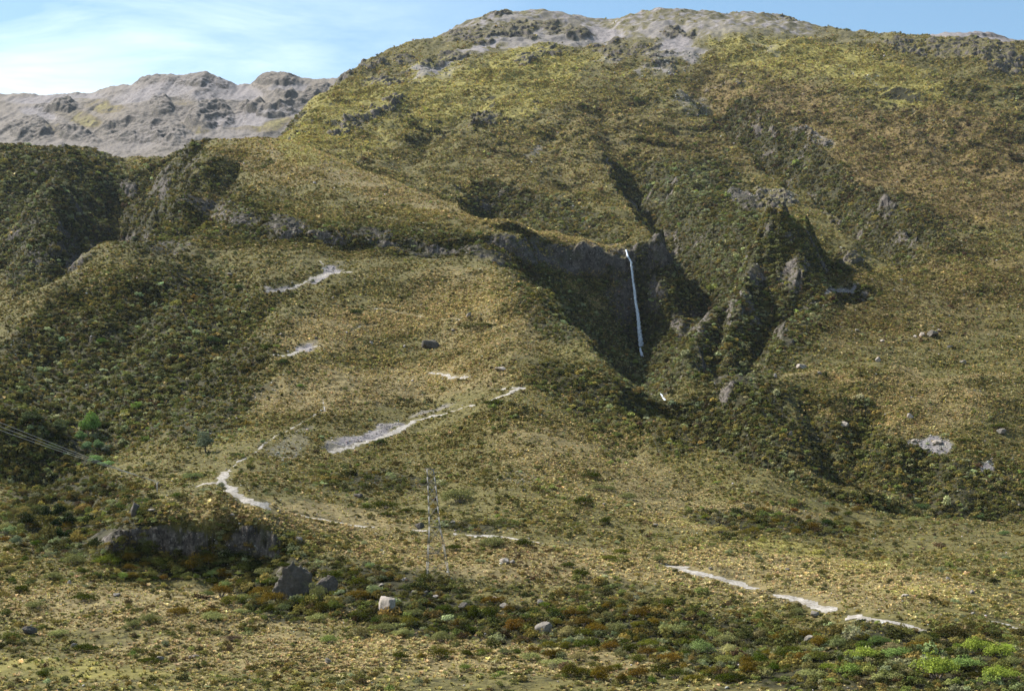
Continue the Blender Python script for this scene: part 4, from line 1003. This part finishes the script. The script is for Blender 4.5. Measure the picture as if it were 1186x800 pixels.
HS = [
 (532, 583, 34, 22, GGREY, "large grey-green domed bush just right of the tower", False),
 (446, 589, 24, 12, DGREEN, "dark green flat bush left of the tower", False), (471, 594, 12, 7, DGREEN, None, False), (488, 595, 14, 7, DGREEN, None, False), (425, 590, 16, 7, DGREEN, None, False), (508, 596, 12, 9, DGREEN, None, False), (450, 598, 20, 7, DGREEN, None, False),
 (527, 638, 18, 10, DGREEN, "dark green mound below the track right of the tower", False), (570, 634, 26, 16, GGREY, "grey-green bush touching the track right of the tower", False), (607, 633, 18, 12, DGREEN, None, False),
 (22, 687, 21, 12, DGREEN, "dark green mound at the left edge of the tussock flat", False), (97, 697, 25, 13, DGREEN, "flat-topped dark green bush alone on the tussock flat", False), (40, 706, 24, 12, GGREY, None, False), (66, 737, 24, 10, PGREEN, "pale green low bush near the dark boulder at left", False),
 (98, 755, 26, 12, DGREEN, "dark green bush with a grey rock on its left side, at the grass edge", False), (47, 784, 18, 9, DGREEN, "dark bush alone in the short green grass", False), (172, 768, 22, 9, DGREEN, None, False),
 (172, 723, 23, 15, GGREY, "grey-green dome beside a lower one on the tussock flat", False), (153, 727, 18, 11, GGREY, None, False), (246, 720, 25, 15, PGREEN, "pale grey-green dome alone below the bluff", False), (277, 711, 17, 8, PGREEN, None, False), (206, 713, 20, 14, OLIVE, None, False),
 (123, 656, 26, 16, (0.14, 0.17, 0.03), "bright yellow-green bush under the bluff's left end", False), (366, 720, 22, 12, PGREEN, "pale bush under the grey rock buttress", False), (381, 745, 22, 12, (0.16, 0.21, 0.07), "pale lime bush left of the straw grass", False), (268, 742, 18, 8, (0.12, 0.09, 0.08), "purple-brown twiggy bush on the tussock", False),
 (479, 715, 18, 13, GGREY, None, False), (444, 733, 22, 14, GGREY, "grey-green bush directly below the big pale boulder", False), (466, 738, 20, 13, PGREEN, None, False), (511, 744, 24, 16, GGREY, None, False), (613, 765, 20, 12, PGREEN, "pale green bush beside the foreground straw grass", False), (643, 772, 28, 12, PGREEN, None, False), (538, 777, 14, 10, (0.13, 0.17, 0.05), None, False),
 (549, 719, 20, 18, DGREEN, None, True), (569, 720, 18, 18, DGREEN, None, True), (776, 735, 23, 16, PGREEN, "pale green dome at the right end of the lower scrub", False), (714, 734, 20, 18, GGREY, None, False), (763, 651, 15, 10, GGREY, "small grey-green dome on the open slope left of the track", False), (673, 669, 20, 13, DGREEN, "dark green bush beside a smaller olive one on the open slope", False), (658, 657, 16, 8, DGREEN, None, False), (707, 649, 22, 8, (0.09, 0.10, 0.02), None, False), (720, 642, 18, 9, (0.09, 0.10, 0.02), None, False),
 (692, 568, 18, 9, GGREY, None, False), (707, 569, 14, 9, GGREY, None, False), (727, 579, 18, 11, GGREY, None, False), (702, 607, 14, 11, DGREEN, None, False), (675, 585, 20, 13, DGREEN, None, False), (686, 555, 20, 11, DGREEN, None, False),
 (815, 757, 28, 19, (0.17, 0.23, 0.10), "bright pale green dome in the lower scrub, left of the yellow one", False), (837, 770, 22, 14, (0.23, 0.24, 0.09), "yellowish green dome in the lower scrub", False), (923, 713, 17, 12, GGREY, "round grey bush by the track's lower end", True),
 (1019, 749, 21, 17, (0.09, 0.14, 0.05), None, False), (1086, 788, 44, 34, LIME, "biggest lime green bush at lower right", False), (1134, 757, 30, 22, LIME, "lime green bush beside the track at the right edge", False), (1002, 764, 34, 18, LIME, None, False), (1042, 764, 30, 18, (0.17, 0.25, 0.09), None, False), (1161, 790, 32, 24, LIME, None, False), (1120, 776, 34, 18, (0.17, 0.25, 0.09), None, False), (1160, 762, 28, 20, LIME, None, False),
 (985, 782, 30, 18, (0.17, 0.24, 0.07), None, False), (1030, 790, 30, 14, PGREEN, None, False), (941, 786, 26, 14, PGREEN, None, False), (1071, 756, 38, 17, OLIVE, "broad olive-brown dome in front of the lime green bushes", False), (1105, 740, 34, 20, (0.05, 0.045, 0.02), "dark brown shrub under the track's right end", False), (1152, 677, 12, 10, (0.02, 0.025, 0.01), "small nearly black bush near the right edge", False),
 (1069, 592, 16, 12, (0.07, 0.11, 0.05), None, False), (1061, 605, 14, 9, PGREEN, None, False), (1135, 602, 15, 9, (0.10, 0.15, 0.07), None, False), (1164, 620, 13, 7, (0.10, 0.15, 0.07), None, False), (1064, 560, 12, 8, (0.08, 0.12, 0.05), None, False), (958, 610, 16, 12, (0.03, 0.05, 0.02), None, False), (1116, 512, 26, 6, DGREEN, None, False), (1160, 497, 30, 8, DGREEN, "low dark green mat by the terrace's right edge", False), (1133, 526, 18, 5, DGREEN, None, False),
 (118, 399, 12, 10, (0.07, 0.12, 0.03), None, False), (246, 398, 16, 11, (0.045, 0.075, 0.03), None, False), (204, 430, 14, 11, GGREY, None, False), (277, 337, 12, 10, (0.05, 0.08, 0.03), None, False), (326, 423, 16, 9, (0.04, 0.06, 0.02), None, False), (348, 449, 10, 6, (0.10, 0.17, 0.04), None, False), (411, 364, 14, 8, (0.04, 0.06, 0.02), None, False), (558, 380, 40, 8, (0.05, 0.06, 0.02), None, False),
 (572, 470, 24, 9, DGREEN, "dark green bush under the track's upper bend", False), (440, 515, 14, 9, (0.05, 0.07, 0.02), None, False), (620, 720, 1, 1, DGREEN, None, False),
 (205, 577, 14, 9, (0.08, 0.11, 0.03), None, False), (222, 555, 20, 10, (0.16, 0.20, 0.10), None, False), (165, 583, 16, 9, (0.08, 0.11, 0.04), None, False), (140, 592, 12, 10, (0.06, 0.09, 0.03), None, False), (85, 655, 24, 16, GGREY, None, False), (60, 672, 20, 12, GGREY, None, False),
 (316, 698, 24, 16, OLIVE, None, False), (350, 701, 26, 14, DGREEN, None, False), (366, 694, 22, 18, GGREY, None, True), (330, 658, 16, 9, DGREEN, None, False), (384, 672, 22, 14, DGREEN, None, False), (300, 690, 20, 14, OLIVE, None, False),
 (150, 650, 20, 15, OLIVE, None, False), (188, 662, 24, 18, (0.06, 0.07, 0.02), None, True), (224, 662, 26, 20, OLIVE, None, True), (282, 664, 22, 14, (0.05, 0.06, 0.02), None, True), (306, 668, 26, 14, GGREY, None, False), (232, 640, 16, 14, (0.06, 0.07, 0.02), None, True), (272, 636, 14, 10, OLIVE, None, False),
 (172, 645, 24, 20, (0.05, 0.06, 0.02), None, True), (240, 655, 24, 20, OLIVE, None, True), (205, 648, 18, 16, GGREY, None, True), (260, 655, 16, 11, GGREY, None, False),
]
KEY = [(LIME, "lime green"), (PGREEN, "pale green"), (DGREEN, "dark green"), (OLIVE, "olive-brown"), (GGREY, "grey-green")]
def key_of(c):
    if c[1] > 0.16 and c[1] > c[2]*1.9: return "lime green"
    if c[1] > 0.19: return "pale green"
    if c[1] > 0.12: return "grey-green"
    if c[0] > c[1]: return "olive-brown"
    return "dark green"
GL = {"lime green": ("lime green shrub, one of several alike in the lower right scrub", "lime green shrubs"),
      "pale green": ("pale green low dome-shaped shrub, one of several alike", "pale green domes"),
      "grey-green": ("grey-green dome-shaped shrub, one of several alike in the scrub", "grey-green domes"),
      "dark green": ("dark green low shrub, one of many alike on the slopes", "dark green shrubs"),
      "olive-brown": ("olive-brown bushy shrub, one of many alike in the lower scrub", "olive-brown shrubs")}
for a, b_, w, h, col, lb, rnd in HS:
    if w < 3: continue
    if lb: shrub(a, b_, w, h, col, lb, None, rnd)
    else: shrub(a, b_, w, h, col, *GL[key_of(col)], rnd)
    HERO.append((a, b_, w))
# the rest of the largest shrubs: the foreground belts
zones = [(330, 1180, 735, 792, 96, 0), (400, 780, 700, 745, 40, 0), (240, 420, 668, 712, 26, 0), (0, 120, 585, 665, 22, 1), (800, 1000, 592, 622, 16, 1), (130, 330, 655, 672, 16, 1)]
g = np.random.default_rng(77); PAL_H = [OLIVE, (0.12, 0.095, 0.020), (0.060, 0.078, 0.016), (0.095, 0.115, 0.026), PGREEN, GGREY, LIME]
for x0, x1, y0, y1, n_, far_ in zones:
    c_ = 0; tries = 0
    while c_ < n_ and tries < n_*60:
        tries += 1
        a, b_ = g.uniform(x0, x1), g.uniform(y0, y1)
        if y1 == 792 and b_ < 792-(52 if a > 760 else 20+32*(a-330)/430): continue
        if y1 == 792 and a < 640 and b_ > 765: continue
        if any(abs(a-q[0]) < 0.5*q[2]+5 and abs(b_-q[1]) < 9 for q in HERO): continue
        w = g.uniform(11, 25) if not far_ else g.uniform(9, 16)
        pr = np.array([2.8, 2.2, 2.4, 2.6, .9, 1.1, 2.4 if (a > 960 and b_ > 745) else 0.0]); k = g.choice(7, p=pr/pr.sum())
        x, y, z = ground_at(a, b_)
        if z_at(x, y) is None: continue
        mm_ = math.exp(g.normal(0, 0.25))
        col = tuple(float(v*math.exp(g.normal(0, 0.10))*mm_*0.85) for v in PAL_H[k])
        shrub(a, b_, w, w*g.uniform(0.5, 0.75), col, *GL["lime green" if k == 6 else "grey-green" if k == 5 else "pale green" if k == 4 else "olive-brown" if k < 2 else "dark green"], rnd=bool(g.uniform() < 0.3))
        HERO.append((a, b_, w*0.6)); c_ += 1

# name the plain shrubs that stand nearest to something one can find
MARKS = [(448, 701, "the big pale boulder below the tower"), (630, 729, "the pointed grey boulder"), (532, 573, "the large grey-green dome by the tower"), (507, 660, "the foot of the lattice tower"),
 (338, 672, "the grey rock buttress"), (155, 590, "the tall dark rock by the bluff"), (33, 731, "the dark boulder at the left edge"), (97, 690, "the flat-topped dark green bush"), (246, 712, "the pale dome below the bluff"),
 (22, 682, "the dark mound at the left edge"), (123, 648, "the bright yellow-green bush"), (585, 702, "the round grey boulder in the scrub"), (536, 704, "the low dark slab below the tower"), (815, 744, "the bright pale green dome at the right"),
 (837, 763, "the yellowish green dome at the right"), (940, 740, "the jumbled grey boulder at the right"), (923, 707, "the round grey bush by the track"), (1086, 773, "the biggest lime green bush"), (1134, 746, "the lime bush at the track"),
 (1071, 749, "the broad olive-brown dome"), (1060, 724, "the lower right end of the track"), (776, 726, "the pale dome ending the lower scrub"), (943, 712, "the grey boulder under the track"), (1086, 510, "the bare stony slip"), (977, 492, "the flat-topped pale boulder"),
 (496, 398, "the wide dark boulder on the middle slope"), (603, 447, "the track's upper bend"), (285, 575, "the bright lower left bend of the track"), (238, 511, "the lone tall grey-green tree"), (78, 612, "the dark round trees at left"), (585, 649, "the pair of boulders right of the tower"), (172, 716, "the twin grey-green domes")]
seen = {}
for a, b_, w, grp, e in PLAIN:
    kind = e['label'].split(' ')[0]; 
    for mx0, my0, nm in MARKS:
        dx, dy = a-mx0, (b_-my0)*1.3; r = math.hypot(dx, dy)
        if r > 60 or r < 6: continue
        side = ("right of" if dx > 0 else "left of") if abs(dx) > abs(dy) else ("below" if dy > 0 else "above")
        key = (kind, side, nm)
        if key not in seen or r < seen[key][0]: seen[key] = (r, e)
given = set()
for (kind, side, nm), (r, e) in sorted(seen.items(), key=lambda q: q[1][0]):
    if e.name in given: continue
    given.add(e.name); kd = {"pale": "pale green", "dark": "dark green", "lime": "lime green"}.get(kind, kind)
    e['label'] = "%s shrub nearest %s %s" % (kd, side, nm)

# ---- small trees of the left-hand valley
def branch_mesh(seed):
    g = np.random.default_rng(seed); V_, Q_ = [], []
    sg = [((0, 0, -0.08), (0.01, 0, 0.18), 0.030), ((0.01, 0, 0.18), (0.0, 0.02, 0.42), 0.022), ((0, 0.02, 0.42), (0.02, 0, 0.68), 0.013)]
    for k in range(9):
        a = k*2.4; z0 = 0.15+0.05*k; r = 0.26*(1-0.05*k); sg.append(((0.005, 0.01, z0), (r*math.cos(a), r*math.sin(a), z0+0.18), 0.010))
    return bars(sg, M_STEM, "trunk")
def crown_mesh(seed, nl, nq, h):
    V_, Q_ = leaf_dome(nl, nq, 0.032, seed, h, 0.36, 0.85); V_ = V_.copy(); V_[:,2] += 0.10; return raw_mesh("crown", V_, Q_, M_LEAF)
CR = [crown_mesh(700, 14, 1900, 0.95), crown_mesh(701, 11, 1900, 0.85), crown_mesh(702, 16, 1900, 1.0)]
TRK = [branch_mesh(710), branch_mesh(711)]
TR = [
 (107, 506, 26, 30, (0.13, 0.21, 0.045), "brightest green tree in the left valley bottom, tallest of the clump", 560), (93, 512, 14, 13, (0.13, 0.21, 0.07), "small green tree at the left of the bright clump", 560),
 (101, 524, 15, 12, (0.15, 0.22, 0.10), "pale green tree at the front of the bright clump", 560), (113, 522, 14, 14, (0.15, 0.22, 0.09), "pale green tree at the front right of the bright clump", 560), (122, 525, 12, 9, (0.14, 0.16, 0.11), "greyish small tree right of the bright clump", 560),
 (110, 537, 22, 9, (0.19, 0.29, 0.10), "low pale green thicket tree below the bright clump", 540), (125, 541, 22, 8, (0.19, 0.29, 0.10), "low pale green thicket tree where the cables pass", 540),
 (238, 524, 22, 24, (0.13, 0.15, 0.09), "tall grey-green tree standing alone on the left-hand slope", 400),
 (54, 606, 17, 19, (0.028, 0.038, 0.016), "dark round tree, leftmost of the row in the left foreground", 380), (69, 600, 17, 18, (0.022, 0.032, 0.012), "darkest round tree at the top of the dark cluster", 380), (78, 612, 17, 18, (0.022, 0.032, 0.012), "dark round tree at the right of the dark cluster", 380),
 (66, 613, 15, 13, (0.035, 0.050, 0.020), "dark green round tree in the middle of the dark cluster", 380), (67, 626, 16, 17, (0.03, 0.05, 0.015), "lowest dark round tree of the cluster, left of a smaller one", 380), (80, 625, 13, 12, (0.035, 0.055, 0.015), "small dark green round tree at the bottom right of the cluster", 380),
 (30, 612, 22, 18, (0.035, 0.042, 0.016), "broad dark tree near the left edge above the tussock flat", 380), (20, 632, 16, 13, (0.14, 0.17, 0.09), "pale grey-green tree near the left edge above the tussock flat", 360),
 (38, 492, 30, 16, (0.06, 0.075, 0.03), "dull green round tree on the shadowed spur's left crest", 600), (70, 505, 26, 18, (0.08, 0.095, 0.04), "grey-green tree on the crest of the shadowed spur", 600),
]
for k, (a, b_, w, h, col, lb, dm) in enumerate(TR):
    x, y, z = ground_at(a, b_, dm*0.6, 760); m_ = y/F*1.15
    e = bpy.data.objects.new("tree", None); C.objects.link(e); e.location = (x, y, z); e.rotation_euler = (0, 0, k*1.3)
    mesh_obj("crown", CR[k % 3], e, scl=(w*m_, w*m_, h*m_), col=col); mesh_obj("trunk", TRK[k % 2], e, scl=(w*m_, w*m_, h*m_))
    tagged(e, lb, "tree")
print("things", time.time()-T0)
# ------------------------------------------------------------------ air between here and the far range
def haze_box():
    x0, x1, y0, y1, z0, z1 = -3600, 3900, -60, 4900, float(min(ZZ.min(), -60))-40, 1750
    V_ = [(x, y, z) for z in (z0, z1) for y in (y0, y1) for x in (x0, x1)]
    Q_ = [[0, 2, 3, 1], [4, 5, 7, 6], [0, 1, 5, 4], [2, 6, 7, 3], [0, 4, 6, 2], [1, 3, 7, 5]]
    m = bpy.data.materials.new("air"); m.use_nodes = True; t = m.node_tree; t.nodes.clear()
    v = t.nodes.new('ShaderNodeVolumePrincipled'); v.inputs['Color'].default_value = (0.80, 0.88, 1.0, 1); v.inputs['Density'].default_value = HAZE
    v.inputs['Anisotropy'].default_value = 0.0
    o_ = t.nodes.new('ShaderNodeOutputMaterial'); t.links.new(v.outputs[0], o_.inputs['Volume'])
    o = bpy.data.objects.new("haze", raw_mesh("haze", V_, Q_, m)); C.objects.link(o); o['kind'] = 'stuff'
HAZE = 1.0e-5
haze_box()
